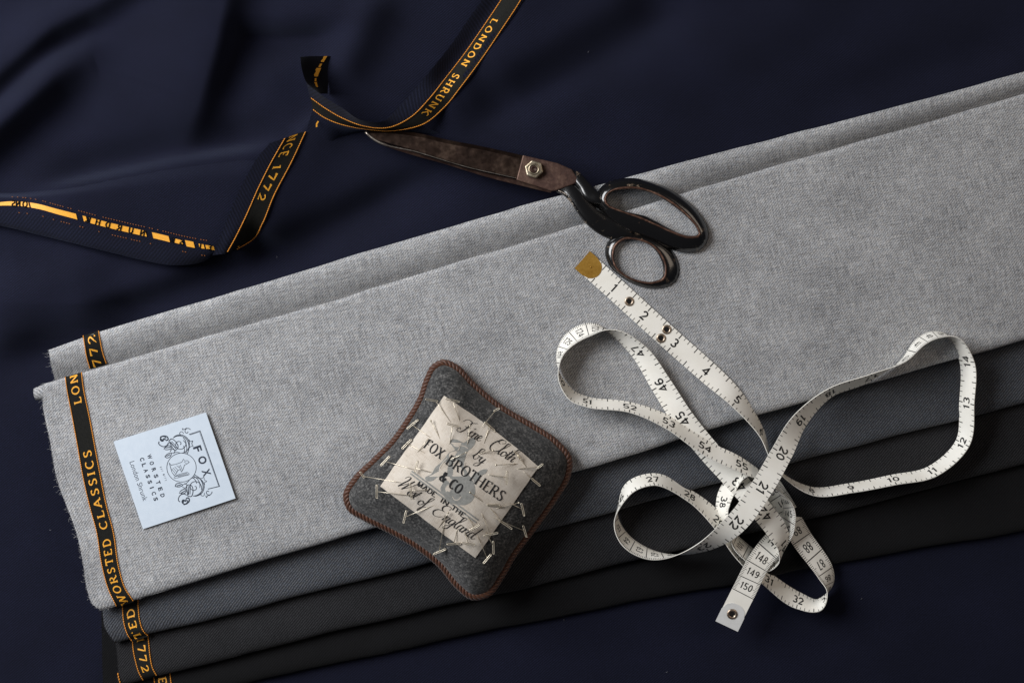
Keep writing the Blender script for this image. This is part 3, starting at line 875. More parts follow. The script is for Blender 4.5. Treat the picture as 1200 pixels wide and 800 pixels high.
for ch, x, y, l in (('F', 522, 258, 6.6), ('O', 563, 354, 9.2), ('X', 597, 460, 7.8)): word(ch, x, y, 9.4, l, .03)
def spaced(t, x0, y0, x1, y1, h, lw, bold=.034):
    n = len(t)
    for i, ch in enumerate(t):
        if ch == ' ': continue
        w = lw * (.35 if ch == 'I' else 1.3 if ch == 'W' else 1.0)
        word(ch, lerp(x0, x1, i / (n - 1)), lerp(y0, y1, i / (n - 1)), h, w, bold)
spaced('WORSTED', 112, 326, 222, 655, 4.9, 4.1)
spaced('CLASSICS', 48, 348, 164, 686, 4.9, 3.9)
spaced('EST 1772', 207, 415, 250, 525, 2.1, 1.3, 0)
px, py = 120 + 213 / 5, 470 + 466 / 5
v, f, w = font_mesh('London Shrunk', 0)
sans_text(pr, 'London Shrunk', plane_map(px, py, cd[0], cd[1], 6.4, card_z, .06, shear=0), 48.5 / 6.4 / w, -.004)
ink([(447,137),(541,106),(706,577),(608,601)], .9)
ink([(456,141),(535,115),(697,571)], .35)
ink([(383 + 125 * math.cos(a * math.pi / 24), 418 + 123 * math.sin(a * math.pi / 24)) for a in range(49)], .65)
# seated fox on its mound, inside the ring
ink([(278,378),(294,398),(340,388),(385,372),(400,345),(410,362),(432,358),(448,372),(428,388),(408,396),(398,430),(382,456),(372,432),(350,445),(338,470),(322,486),(302,460),(292,428),(278,378)], .5)
ink([(318,500),(345,482),(380,470),(432,458),(450,472),(440,482),(400,490),(350,505),(318,508)], .5)
for a, b in (((300,430),(330,470)), ((310,420),(345,460)), ((325,412),(352,440)), ((372,395),(390,440)), ((360,400),(380,450)), ((340,400),(362,420)), ((330,494),(430,466)), ((350,495),(440,474)), ((405,372),(425,380)), ((280,385),(300,450))):
    ink([a, b], .5)
# mantling, supporters and ribbon on one side, mirrored to the other
side = []
def spiral(cx, cy, r0, r1, a0, a1, n=26): return [(cx + lerp(r0, r1, i / n) * math.cos(math.radians(lerp(a0, a1, i / n))), cy + lerp(r0, r1, i / n) * math.sin(math.radians(lerp(a0, a1, i / n)))) for i in range(n + 1)]
side.append((spiral(366, 218, 6, 62, 40, -420), .6))
side.append((spiral(372, 222, 75, 84, 80, -130), .7))
side.append(([(432,302),(446,250),(440,205),(418,168),(380,150),(338,152),(310,166)], .7))
side.append(([(420,298),(428,255),(420,215),(398,186)], .6))
side.append(([(404,296),(408,262),(400,232)], .6))
side.append(([(440,262),(462,238),(480,236),(470,214),(478,192),(456,196),(446,180)], .5))
side.append((spiral(432, 112, 4, 32, 0, 330), .6))
side.append(([(402,128),(382,112),(366,128),(376,142),(356,148)], .5))
side.append(([(398,104),(390,86),(412,92),(424,80)], .5))
side.append(([(274,196),(290,176),(352,250),(336,268),(274,196)], .7))
side.append(([(286,200),(336,256)], 1.0)); side.append(([(298,194),(344,246)], .5))
side.append((spiral(222, 180, 8, 32, 20, 340), .9))
side.append(([(200,160),(226,150),(262,158),(268,180),(250,188)], 1.1))
side.append(([(192,196),(188,212),(210,234),(232,240),(262,226),(272,206)], .8))
side.append(([(206,172),(218,186),(236,172),(246,184)], 1.2))
side.append(([(232,262),(250,240),(284,232),(296,252),(262,266),(240,264)], .7))
side.append(([(246,250),(288,244)], .8))
side.append(([(286,282),(300,262),(326,274),(318,298)], .6))
side.append(([(240,326),(262,304),(296,294),(292,316),(258,336),(240,326)], .7))
side.append(([(254,322),(286,306)], .8)); side.append(([(300,296),(340,288),(372,294)], .5))
def mir(p):
    dx, dy = p[0] - 383, p[1] - 418; t = dx * cd[0] + dy * cd[1]
    return (p[0] - 2 * t * cd[0], p[1] - 2 * t * cd[1])
for pl, w in side:
    ink(pl, w * 1.25, len(pl) < 10); ink([mir(p) for p in pl], w * 1.25, len(pl) < 10)
pr.build('printing', M_ink, card)

# ------------------------------------------------------------------ pin cushion
out_pts = [(519,426),(532.5,430.6),(551,449),(585,477.5),(622.5,500),(652.5,520.6),(665.6,537.5),(664,556),(649,582.5),(622.5,620),(600,650),(585,676),(570,695),(555,698),(540,687.5),(517.5,661),(484,635),(454,618),(427.5,605),(410.6,594),(407,580.6),(416,564),(439,541),(461,519),(480,492.5),(495,466),(502.5,444),(510,430.6)]
OC = (537.5, 561.0)
oc_loop = curve(out_pts, 420, True)
tab_ = sorted((math.atan2(y - OC[1], x - OC[0]), math.hypot(x - OC[0], y - OC[1])) for x, y in oc_loop)
tab_ = [(tab_[-1][0] - 2 * math.pi, tab_[-1][1])] + tab_ + [(tab_[0][0] + 2 * math.pi, tab_[0][1])]
ang_ = [t[0] for t in tab_]
def orad(a):
    i = clamp(bisect.bisect(ang_, a), 1, len(ang_) - 1); p, q = tab_[i - 1], tab_[i]
    return lerp(p[1], q[1], (a - p[0]) / max(1e-9, q[0] - p[0]))
ZC = 27.0; HC = 25.0
def cush_z(px, py):
    dx, dy = px - OC[0], py - OC[1]; r = math.hypot(dx, dy)
    f = clamp(r / orad(math.atan2(dy, dx)))
    return ZC + HC * max(0, 1 - f ** 2.3) ** .62 + .35 * n2(px, py, 24, 21)
k = NT('charcoal_felt')
c = k.coords('Object')
g = k.noise(c, 700, 4, .8); g2 = k.noise(c, 200, 3, .6)
s = k.math('ADD', k.math('MULTIPLY', g, .75), k.math('MULTIPLY', g2, .25))
k.l(k.ramp(s, [(.36, srgb(30, 30, 31)), (.5, srgb(62, 62, 62)), (.66, srgb(124, 122, 120))]), k.b.inputs['Base Color'])
k.b.inputs['Roughness'].default_value = .95; k.b.inputs['Specular IOR Level'].default_value = .1; k.b.inputs['Sheen Weight'].default_value = .2
k.bump(g, .6, .0006)
M_felt = k.m
cush = empty('pin_cushion'); cush.location = (0, 0, 0)
tag(cush, 'square charcoal felt pin cushion with brown cord edging and a printed cloth patch', 'pin cushion')
mb = MB(); rows = []
NA = 200
loopA = curve(out_pts, NA, True)
for i in range(27):
    f = math.sin(math.pi / 2 * i / 26)
    rows.append([W(OC[0] + (x - OC[0]) * f, OC[1] + (y - OC[1]) * f, cush_z(OC[0] + (x - OC[0]) * min(f, .9999), OC[1] + (y - OC[1]) * min(f, .9999))) for x, y in loopA])
for f, z in ((.96, ZC - 2.5), (.88, ZC - 4.5), (.7, ZC - 5.5)):
    rows.append([W(OC[0] + (x - OC[0]) * f, OC[1] + (y - OC[1]) * f, z) for x, y in loopA])
mb.grid(rows, closed=True)
o = mb.build('cushion_body', M_felt, cush); fixn(o)
# twisted cord
k = NT('brown_cord')
c = k.coords('Object'); g = k.noise(c, 1600, 3, .6)
k.l(k.ramp(g, [(.3, srgb(42, 21, 11)), (.7, srgb(96, 54, 30))]), k.b.inputs['Base Color'])
k.b.inputs['Roughness'].default_value = .5; k.b.inputs['Specular IOR Level'].default_value = .4
k.b.inputs['Sheen Weight'].default_value = .2
M_cord = k.m
path = curve(out_pts, 1300, True)
lens = [0.0]
for i in range(len(path)): lens.append(lens[-1] + math.dist(path[i], path[(i + 1) % len(path)]))
pitch = lens[-1] / round(lens[-1] / 19)
for st_ in range(4):
    mb = MB(); pp = []
    for i, (x, y) in enumerate(path):
        a, b = path[i - 1], path[(i + 1) % len(path)]
        dx, dy = b[0] - a[0], b[1] - a[1]; d = math.hypot(dx, dy); nx, ny = -dy / d, dx / d
        th = -2 * math.pi * (lens[i] / pitch + st_ / 4)
        pp.append(W(x + nx * 3.0 * math.cos(th), y + ny * 3.0 * math.cos(th), ZC + .6 + 3.0 * S * 1000 * math.sin(th)))
    mb.tube(pp, 2.25 * S, 8, closed=True)
    mb.build('cord_strand', M_cord, cush)
# printed patch
k = NT('calico_patch')
c = k.coords('UV'); wv = k.noise(k.coords('UV', (.25, 1.8, 1)), 1, 2); wv2 = k.noise(k.coords('UV', (1.8, .25, 1)), 1, 2); st_n = k.noise(k.coords('UV', (.05, .05, 1)), 1, 4, .6)
s = k.math('ADD', k.math('MULTIPLY', k.math('ADD', wv, wv2), .22), k.math('MULTIPLY', st_n, .62))
k.l(k.ramp(s, [(.3, srgb(158, 145, 130)), (.5, srgb(202, 192, 179)), (.72, srgb(220, 213, 203))]), k.b.inputs['Base Color'])
k.b.inputs['Roughness'].default_value = .85; k.b.inputs['Specular IOR Level'].default_value = .15
k.bump(k.math('ADD', wv, wv2), .35, .0003)
M_patch = k.m
def patch_z(px, py): return cush_z(px, py) + .55 + .14 * n2(px, py, 13, 31) + .35 * n2(px, py, 34, 33)
pc = [(520.5, 463.5), (631.5, 546.5), (557, 653.5), (445.5, 569.5)]
mb = MB(); rows = []; uvs = []
NP = 44
for j in range(NP + 1):
    r = []; u_ = []
    for i in range(NP + 1):
        u, v = i / NP, j / NP
        x = lerp(lerp(pc[0][0], pc[1][0], u), lerp(pc[3][0], pc[2][0], u), v); y = lerp(lerp(pc[0][1], pc[1][1], u), lerp(pc[3][1], pc[2][1], u), v)
        e = .7 * n2(u * 60, v * 60, 7, 41)
        if j in (0, NP): y += e
        if i in (0, NP): x += e
        if j == 0: x += 2.2 * math.sin(math.pi * u) * .6; y -= 2.2 * math.sin(math.pi * u)
        r.append(W(x, y, patch_z(x, y))); u_.append((u * 75, v * 70))
    rows.append(r); uvs.append(u_)
mb.grid(rows, uvs)
patch = mb.build('printed_patch', M_patch, cush); fixn(patch)
M_pink = plain('patch_black_ink', srgb(36, 36, 38), .8)
M_pgrey = plain('patch_grey_ink', srgb(143, 143, 139), .85, 0, .2, None, .18, 700)
def e2(x, y): return (460 + x / 4.2125, 470 + y / 4.2125)
def outline(pts, n=None): return curve([e2(*p) for p in pts], n or len(pts) * 3, True)
fx = MB()
# grey seated fox: head, neck and chest, haunch and tail
fill(fx, outline([(283,195),(300,186),(322,190),(352,204),(372,190),(402,180),(410,196),(395,226),(372,246),(358,282),(352,312),(370,352),(400,400),(408,450),(392,492),(362,510),(322,510),(285,498),(250,462),(236,432),(250,395),(226,372),(196,392),(168,392),(160,378),(190,360),(214,322),(240,302),(262,276),(280,252),(308,238),(296,222)], 110), patch_z, .10, 1)
fill(fx, outline([(398,372),(420,350),(446,336),(468,336),(462,352),(440,366),(424,386),(412,412)], 40), patch_z, .10, 1)
lm_ = lambda x, y, l: W(x, y, patch_z(x, y) + .12 + l)
for a, b in (((94,344),(424,586)), ((88,356),(414,598))):
    stroke(fx, [e2(*a), e2(*b)], lambda dx, dy: 1.8, lm_, 2)
foxp = fx.build('fox_emblem', M_pgrey, patch)
fx2 = MB()
for pl in ([(290,205),(312,212),(330,228),(322,244)], [(338,218),(356,222),(372,232)], [(296,470),(304,484),(322,486),(340,470)], [(270,280),(250,300),(232,330)], [(360,300),(350,330)], [(322,215),(328,222)]):
    stroke(fx2, curve([e2(*p) for p in pl], 14), lambda dx, dy: .9, lambda x, y, l: W(x, y, patch_z(x, y) + .2 + l), 2)
fx2.build('emblem_line', M_patch, foxp)
tx = MB()
def pserif(t, p0, p1, h, track=.08, thick=.15, thin=.055, serif=.09):
    d = math.dist(p0, p1); xs = (d / h - track * len(t)) / sum(SER[c][0] for c in t)
    serif_text(tx, t, plane_map(p0[0], p0[1], p1[0] - p0[0], p1[1] - p0[1], h, patch_z, .22), thick, thin, serif, track, xs, .15)
def pscript(t, p0, p1, h):
    d = math.dist(p0, p1); xs = (d / h - .3) / script_len(t)
    script_text(tx, t, plane_map(p0[0], p0[1], p1[0] - p0[0], p1[1] - p0[1], h, patch_z, .22), .082, .03, .3, xs)
pserif('FOX', e2(150, 226), e2(238, 288), 12.0)
pserif('BROTHERS', e2(258, 306), e2(538, 498), 12.6)
pserif('& CO.', e2(226, 382), e2(340, 470), 11.5, thick=.2, thin=.09)
pserif('MADE', e2(117, 412), e2(208, 474), 5.6, thick=.24, thin=.12)
pserif('IN', e2(232, 494), e2(272, 520), 5.6, thick=.24, thin=.12)
pserif('THE', e2(286, 530), e2(350, 576), 5.6, thick=.24, thin=.12)
pscript('Fine', e2(318, 144), e2(446, 208), 17.5)
pscript('Cloth', e2(462, 226), e2(606, 312), 17.5)
pscript('by', e2(388, 276), e2(460, 318), 16)
pscript('West', e2(20, 412), e2(116, 498), 17.5)
pscript('of', e2(116, 502), e2(172, 538), 16)
pscript('England', e2(186, 548), e2(412, 694), 17.5)
tx.build('printing', M_pink, patch)

# ------------------------------------------------------------------ T pins
M_pin = plain('pin_metal', srgb(212, 202, 183), .34, .75, .5, None, .15, 600)
A = lambda x, y: (400 + x / 5.714, 420 + y / 5.714)
B = lambda x, y: (530 + x / 5.714, 420 + y / 5.714)
C = lambda x, y: (400 + x / 5.336, 550 + y / 5.336)
D = lambda x, y: (520 + x / 5, 550 + y / 5)
PINS = [  # head end, head end, shaft top, entry point, label
 (A(565,272), A(645,285), A(635,288), A(695,372), 'T-headed pin whose bar reaches left over felt at the patch top corner'),
 (A(700,268), A(790,290), A(748,290), A(785,395), 'T-headed pin along the top edge of the patch above the F of Fine'),
 (A(440,472), A(515,408), A(480,448), A(548,495), 'T-headed pin on the left edge of the patch, uppermost of four in a row'),
 (A(405,605), A(470,540), A(443,570), A(510,605), 'T-headed pin on the left edge of the patch beside the word FOX'),
 (A(262,718), A(325,652), A(303,690), A(435,728), 'T-headed pin on the left felt margin, third down the row of four'),
 (C(118,15), C(142,52), C(135,42), C(320,72), 'T-headed pin lying against the cord at the left corner of the cushion'),
 (C(222,95), C(222,180), C(230,138), C(400,158), 'T-headed pin with upright bar on the felt left of the word West'),
 (C(408,255), C(388,335), C(402,295), C(530,243), 'T-headed pin on the felt below the word of'),
 (C(575,530), C(655,495), C(612,510), C(635,380), 'shiny T-headed pin on the felt below the word England near the cord'),
 (D(20,438), D(100,432), D(60,432), D(75,365), 'T-headed pin lying on the bottom edge of the patch under the letter n'),
 (D(105,428), D(182,440), D(145,432), D(125,372), 'T-headed pin on the bottom edge of the patch near its lowest corner'),
 (D(232,550), D(278,495), D(252,512), D(205,405), 'T-headed pin with thick shiny bar just below the lowest corner of the patch'),
 (D(290,420), D(292,495), D(288,442), D(255,380), 'T-headed pin with upright bar on felt right of the lowest patch corner'),
 (D(235,388), D(318,370), D(275,380), D(230,275), 'T-headed pin with bar laid across the lower right patch edge'),
 (D(150,358), D(212,322), D(180,340), D(148,288), 'T-headed pin across the d at the end of England'),
 (D(465,328), D(485,395), D(470,358), D(335,300), 'T-headed pin on the cord at the right side of the cushion'),
 (D(325,295), D(400,348), D(345,308), D(285,240), 'T-headed pin with slanting bar crossing the right patch edge, beside the pin on the cord'),
 (D(455,198), D(472,272), D(460,232), D(405,205), 'T-headed pin with upright bar on the right felt margin below the S of BROTHERS'),
 (D(436,190), D(440,200), D(438,195), D(330,222), 'pin with a long bare shaft crossing the right patch edge below BROTHERS'),
 (D(255,208), D(328,208), D(300,210), D(318,214), 'T-headed pin lying level on the patch below the last letters of BROTHERS'),
 (D(515,52), D(565,95), D(528,66), D(505,45), 'T-headed pin on felt at the right edge of the patch above the S'),
 (D(372,8), D(368,85), D(368,45), D(278,32), 'T-headed pin with upright white bar between Cloth and BROTHERS'),
 (D(150,130), D(165,142), D(156,135), D(212,175), 'slanting pin on the fox haunch below the letters of BROTHERS'),
 (B(280,352), B(318,332), B(288,348), B(236,412), 'thin pin standing over the felt at the upper right, nearest the cord'),
 (B(218,425), B(285,485), B(248,452), B(232,505), 'white T-headed pin on the upper right patch edge above the C of Cloth'),
 (B(415,615), B(460,675), B(436,645), B(470,690), 'looped white pin at the end of the word Cloth'),
 (B(570,735), B(608,705), B(582,726), B(465,735), 'pin reaching over the right corner of the patch'),
 (B(290,708), B(302,716), B(296,712), B(415,705), 'thin pin lying level just below the word Cloth'),
 (B(112,448), B(126,454), B(118,452), B(104,555), 'thin upright pin through the word Fine'),
 (B(84,624), B(94,634), B(90,630), B(0,670), 'thin pin across the neck of the printed fox'),
 (B(262,612), B(276,618), B(270,615), B(205,632), 'thin pin just above the word by'),
 (A(598,415), A(604,422), A(600,418), A(650,515), 'thin slanting pin alone on the upper left of the patch'),
 (A(708,435), A(786,455), A(744,448), A(728,560), 'T-headed pin with white bar left of the word Fine'),
 (A(570,540), A(580,548), A(575,545), A(520,615), 'thin pin crossing the F of FOX'),
 (e2(110,350), e2(125,295), e2(117,330), e2(182,348), 'T-headed pin on the patch below the word FOX'),
 (C(430,85), C(440,185), C(438,132), C(530,128), 'T-headed pin crossing the letters of West'),
 (C(665,268), C(672,274), C(667,272), C(635,322), 'thin short pin standing on the word England'),
]
for h0, h1, s0, s1, lab in PINS:
    big = math.dist(h0, h1) > 5
    sl = math.dist(s0, s1)
    up = clamp(sl * S * 1000 * .38, 1.2, 4.2)
    zs = cush_z(*s0) + up
    ze = cush_z(*s1)
    a = W(s0[0], s0[1], zs); b = W(s1[0], s1[1], ze + .9); bdir = (b - a).normalized()
    tip = b + bdir * .006
    origin = W(s1[0], s1[1], ze)
    mb = MB(); r = .46 * S
    mb.tube([p - origin for p in (a, a.lerp(b, .5), b, tip)], [r, r, r * .95, r * .4], 7)
    pin = mb.build('t_pin', M_pin); pin.location = origin
    tag(pin, lab, 'pin', 'pins stuck in the pin cushion')
    mb = MB()
    za = max(cush_z(*h0) + 1.0, zs + .1); zb = max(cush_z(*h1) + 1.0, zs + .1)
    if big:
        p0 = W(h0[0], h0[1], lerp(zs, za, .6)); p1 = W(h1[0], h1[1], lerp(zs, zb, .6))
        d = (p1 - p0).normalized(); q = d.cross(Vector((0, 0, 1))).normalized()
        w = .8 * S; pts = []
        for i in range(7): pts.append(p1 - d * w + d * w * math.cos(math.pi / 6 * (i - 3)) + q * w * math.sin(math.pi / 6 * (i - 3)))
        for i in range(7): pts.append(p0 + d * w - d * w * math.cos(math.pi / 6 * (i - 3)) - q * w * math.sin(math.pi / 6 * (i - 3)))
        mb.tube([p - origin for p in pts], .48 * S, 6, closed=True)
    else:
        d = (a - b).normalized()
        mb.tube([p - origin for p in (a - d * .4 * S, a + d * .6 * S, a + d * 1.6 * S)], [1.0 * S, 1.15 * S, .7 * S], 7)
    mb.build('head', M_pin, pin)

# ------------------------------------------------------------------ shears
def metal(name, stops, rough, metallic, scale, bump=.15, chips=None):
    k = NT(name); c = k.coords('Object')
    n = k.noise(c, scale, 5, .65); f = k.noise(c, scale * 6, 3, .6)
    s = k.math('ADD', k.math('MULTIPLY', n, .75), k.math('MULTIPLY', f, .25))
    k.l(k.ramp(s, stops), k.b.inputs['Base Color'])
    k.b.inputs['Metallic'].default_value = metallic
    r = k.n('ShaderNodeMapRange'); r.inputs['To Min'].default_value = rough - .12; r.inputs['To Max'].default_value = rough + .15
    k.l(f, r.inputs[0]); k.l(r.outputs[0], k.b.inputs['Roughness'])
    k.bump(s, bump, .0008)
    return k.m
M_blade = metal('dark_patinated_steel', [(.3, srgb(32, 23, 19)), (.5, srgb(58, 44, 37)), (.72, srgb(98, 80, 68))], .32, .85, 45)
M_edge = metal('worn_bright_steel', [(.3, srgb(96, 84, 74)), (.6, srgb(168, 158, 148))], .3, .9, 120)
M_rust = metal('brown_rusted_steel', [(.3, srgb(44, 29, 25)), (.5, srgb(74, 52, 44)), (.75, srgb(116, 92, 78))], .5, .55, 90, .3)
M_nut = metal('worn_brass_nut', [(.3, srgb(120, 104, 82)), (.6, srgb(190, 178, 156))], .35, .9, 200)
k = NT('chipped_black_enamel')
c = k.coords('Object'); n = k.noise(c, 130, 5, .7); n_2 = k.noise(c, 40, 3)
geo = k.n('ShaderNodeNewGeometry')
pt = k.math('ADD', k.math('MULTIPLY', k.math('SUBTRACT', geo.outputs['Pointiness'], .5), 1.6), n)
chip = k.math('MULTIPLY', k.math('SUBTRACT', pt, .675), 14, True)
mx = k.n('ShaderNodeMix', data_type='RGBA'); k.l(chip, mx.inputs[0])
mx.inputs[6].default_value = srgb(15, 14, 14)
k.l(k.ramp(n_2, [(.35, srgb(70, 44, 34)), (.65, srgb(150, 132, 112))]), mx.inputs[7])
k.l(mx.outputs[2], k.b.inputs['Base Color'])
k.b.inputs['Roughness'].default_value = .2; k.b.inputs['Specular IOR Level'].default_value = .65; k.b.inputs['Coat Weight'].default_value = .5; k.b.inputs['Coat Roughness'].default_value = .12
k.bump(n, .12, .0006)
M_enamel = k.m
M_worn = metal('worn_brown_rim', [(.3, srgb(40, 26, 22)), (.5, srgb(92, 64, 52)), (.72, srgb(150, 118, 100))], .42, .5, 220, .2)

F = lambda x, y: (420 + x / 4.2857, 130 + y / 4.2857)
G = lambda x, y: (640 + x / 4.705, 180 + y / 4.705)
shears = empty('tailor_shears')
tag(shears, 'old tailor shears with dark steel blades and chipped black handles across cloth edge', 'scissors')
def sz(x): return interp([(420, 9), (520, 13), (640, 19.5), (720, 23.5), (840, 25)], x)
def facet(name, rowsxy, dz, mat, parent, thick=2.2):
    """bar whose cross-section runs through several lines (pixel polylines) with height offsets dz"""
    mb = MB(); n = 30
    cs = [curve(r, n) for r in rowsxy]
    top = [[W(p[0], p[1], sz(p[0]) + d) for p in c_] for c_, d in zip(cs, dz)]
    bot = [[v - Vector((0, 0, thick / 1000)) for v in top[0]], [v - Vector((0, 0, thick / 1000)) for v in top[-1]]]
    idx = mb.grid([bot[0]] + top + [bot[1], bot[0]])
    mb.f.append(tuple(r[0] for r in idx[:-1])); mb.f.append(tuple(r[-1] for r in reversed(idx[:-1])))
    o = mb.build(name, mat, parent); fixn(o); autosmooth(o, 18); return o
# lower blade peeping out below the upper one
facet('lower_blade', [[F(75,140),F(300,214),F(550,288),F(800,340),F(975,396)], [F(110,168),F(260,218),F(420,262),F(650,333),F(830,378),F(965,411)]], [-2.6, -4.2], M_rust, shears, 2)
# upper blade: back edge, flat, ridge, ground bevel
facet('upper_blade', [[F(34,104),F(100,98),F(300,113),F(450,146),F(600,174),F(832,225)], [F(44,112),F(120,112),F(310,132),F(450,166),F(600,192),F(826,243)],
                      [F(70,138),F(300,203),F(550,278),F(796,334)], [F(78,146),F(300,215),F(550,291),F(794,346)]], [-1.4, .5, .9, -1.0], M_blade, shears, 1.6)
mb = MB()
p = curve([F(36,106), F(60,128), F(80,143), F(300,208), F(550,283), F(794,338)], 60)
mb.tube([W(x, y, sz(x) + .75) for x, y in p], [(1.7 if i < 10 else lerp(.9, .55, i / 60)) * S for i in range(60)], 6)
mb.build('ground_edge', M_edge, shears)
# pivot plate
def prism(name, poly, z0, z1, mat, parent, bev=.0006):
    bm = bmesh.new()
    vs = [bm.verts.new(W(x, y, sz(x) + z1)) for x, y in poly]
    f = bm.faces.new(vs)
    r = bmesh.ops.extrude_face_region(bm, geom=[f])
    for v in [g for g in r['geom'] if isinstance(g, bmesh.types.BMVert)]: v.co.z -= (z1 - z0) / 1000
    bmesh.ops.recalc_face_normals(bm, faces=bm.faces)
    bmesh.ops.bevel(bm, geom=bm.edges[:], offset=bev, segments=2, affect='EDGES', profile=.6)
    me = bpy.data.meshes.new(name); bm.to_mesh(me); bm.free(); me.materials.append(mat)
    o = bpy.data.objects.new(name, me); COL.objects.link(o); o.parent = parent; return o
prism('pivot_plate', [F(826,222), F(1000,262), F(1072,294), F(1108,352), F(1085,366), F(998,398), F(968,402), F(793,347)], -2.2, 1.3, M_rust, shears)
nc = F(882, 293)
nut = prism('pivot_nut', [(nc[0] + 11.3 * math.cos(math.radians(a + 17)), nc[1] + 10.9 * math.sin(math.radians(a + 17))) for a in range(0, 360, 60)], 1.2, 4.6, M_nut, shears, .0007)
mb = MB(); zz_ = sz(nc[0]) + 4.65
mb.tube([W(nc[0] + 5.6 * math.cos(a * math.pi / 12), nc[1] + 5.6 * math.sin(a * math.pi / 12), zz_) for a in range(24)], 1.2 * S, 6, closed=True)
mb.build('nut_collar', M_nut, nut)
mb = MB()
rows = [[W(nc[0] + r * math.cos(a * math.pi / 12), nc[1] + r * math.sin(a * math.pi / 12), zz_ + h) for a in range(24)] for r, h in ((4.2, .2), (3.4, .5), (2.6, .3), (.05, -.1))]
mb.grid(rows, closed=True); mb.build('bolt_end', M_rust, nut)

def sweep(name, pts, mat, parent, n=60, closed=False, sec=14, tilt=None):
    """rounded bar; pts rows (x, y, half width px, z offset mm of centre, half height mm)"""
    c_ = curve(pts, n, closed); mb = MB(); rings = []
    for i, (x, y, hw, z, hh) in enumerate(c_):
        a = c_[i - 1] if (closed or i) else c_[i]; b = c_[(i + 1) % n] if (closed or i < n - 1) else c_[i]
        dx, dy = b[0] - a[0], b[1] - a[1]; d = math.hypot(dx, dy); nx, ny = -dy / d, dx / d
        ring = []
        for q in range(sec):
            t = 2 * math.pi * q / sec
            cx = math.copysign(abs(math.cos(t)) ** .8, math.cos(t)); cy = math.copysign(abs(math.sin(t)) ** .8, math.sin(t))
            off = hw * cx + (tilt * cy * hw if tilt else 0)
            ring.append(W(x + nx * off, y + ny * off, sz(x) + z + hh * cy))
        rings.append(ring)
    if closed: rings.append(rings[0])
    idx = mb.grid(rings, closed=True)
    if not closed: mb.f.append(tuple(idx[0])); mb.f.append(tuple(reversed(idx[-1])))
    o = mb.build(name, mat, parent); fixn(o); return o
# shanks
low = empty('lower_handle'); low.parent = shears
sweep('shank', [(652,219.5,6,-1.6,1.6),(664,221,9,-1.2,2.2),(674,229,9.5,-.8,2.8),(683.5,241,10.5,-.6,3.0),(695,254,12,-.8,3.2),(709,264,13,-1.4,3.2),(722,269,13,-1.6,3.0),(736,272,8,-1.8,2.4),(744,274,4,-2,1.6)], M_enamel, low, 50)
upp = empty('upper_handle'); upp.parent = shears
sweep('shank', [(668,203,5,-1.5,1.6),(676,208,6.5,-1,2.2),(684,217,7.2,-.5,2.8),(692,228,9,0,3.2),(702,234,6.5,.3,3.4),(707,238,3.5,.4,2.4)], M_enamel, upp, 40)
# finger bows
def bow(name, outer, inner, parent, zc, hh, rimz, skew):
    n = 90
    o_ = curve(outer, n, True); i_ = curve(inner, n, True)
    # pair samples by angle about the hole's centre
    cx = sum(p[0] for p in i_) / n; cy = sum(p[1] for p in i_) / n
    def radial(loop):
        t = sorted((math.atan2((y - cy), (x - cx)), x, y) for x, y in loop)
        t = [(t[-1][0] - 2 * math.pi,) + t[-1][1:]] + t + [(t[0][0] + 2 * math.pi,) + t[0][1:]]
        def f(a):
            for p, q in zip(t, t[1:]):
                if p[0] <= a <= q[0]:
                    s = (a - p[0]) / max(1e-9, q[0] - p[0]); return (lerp(p[1], q[1], s), lerp(p[2], q[2], s))
        return f
    fo, fi = radial(o_), radial(i_)
    mb = MB(); rings = []; rim = []
    for q in range(n):
        a = -math.pi + 2 * math.pi * (q + .5) / n
        O, I = fo(a), fi(a)
        I = (lerp(I[0], O[0], -.27), lerp(I[1], O[1], -.27))
        def at(t, z): x = lerp(I[0], O[0], t); y = lerp(I[1], O[1], t); return W(x, y, sz(x) + z)
        rings.append([at(.02, zc), at(.0, zc + hh * .55), at(.10, zc + hh * .95), at(.28, zc + hh), at(.52, zc + hh * .78), at(.8, zc + hh * .35), at(1.0, zc - hh * .25), at(.93, zc - hh * .75), at(.6, zc - hh), at(.2, zc - hh * .8)])
        x = lerp(I[0], O[0], .17); y = lerp(I[1], O[1], .17)
        rim.append(W(x, y, sz(x) + zc + hh * .99))
    rings.append(rings[0]); mb.grid(rings, closed=True)
    o = mb.build(name, M_enamel, parent); fixn(o)
    mb = MB(); mb.tube(rim, [(1.2 + .6 * n2(i * 3, 0, 9, 51)) * S for i in range(n)], 6, closed=True)
    mb.build('worn_rim', M_worn, o)
    return o
bow('small_finger_bow', [G(318,545),G(330,490),G(375,455),G(440,443),G(560,450),G(660,498),G(720,570),G(738,640),G(722,700),G(665,738),G(580,747),G(480,722),G(400,672),G(340,612)],
    [G(364,560),G(380,620),G(430,670),G(510,705),G(600,712),G(652,690),G(664,630),G(640,560),G(590,505),G(500,470),G(430,468),G(380,505)], low, -1.2, 3.6, 0, 0)
bow('large_finger_bow', [G(278,235),G(292,195),G(330,163),G(400,140),G(480,135),G(560,150),G(660,185),G(750,240),G(820,300),G(872,370),G(897,430),G(888,492),G(852,532),G(790,546),G(700,532),G(620,500),G(540,470),G(450,436),G(375,396),G(312,335),G(285,285)],
    [G(322,262),G(332,225),G(365,200),G(420,188),G(480,185),G(560,200),G(660,245),G(750,310),G(810,370),G(845,420),G(850,452),G(805,465),G(700,438),G(600,395),G(500,352),G(400,315),G(345,292)], upp, .6, 4.2, 0, 0)
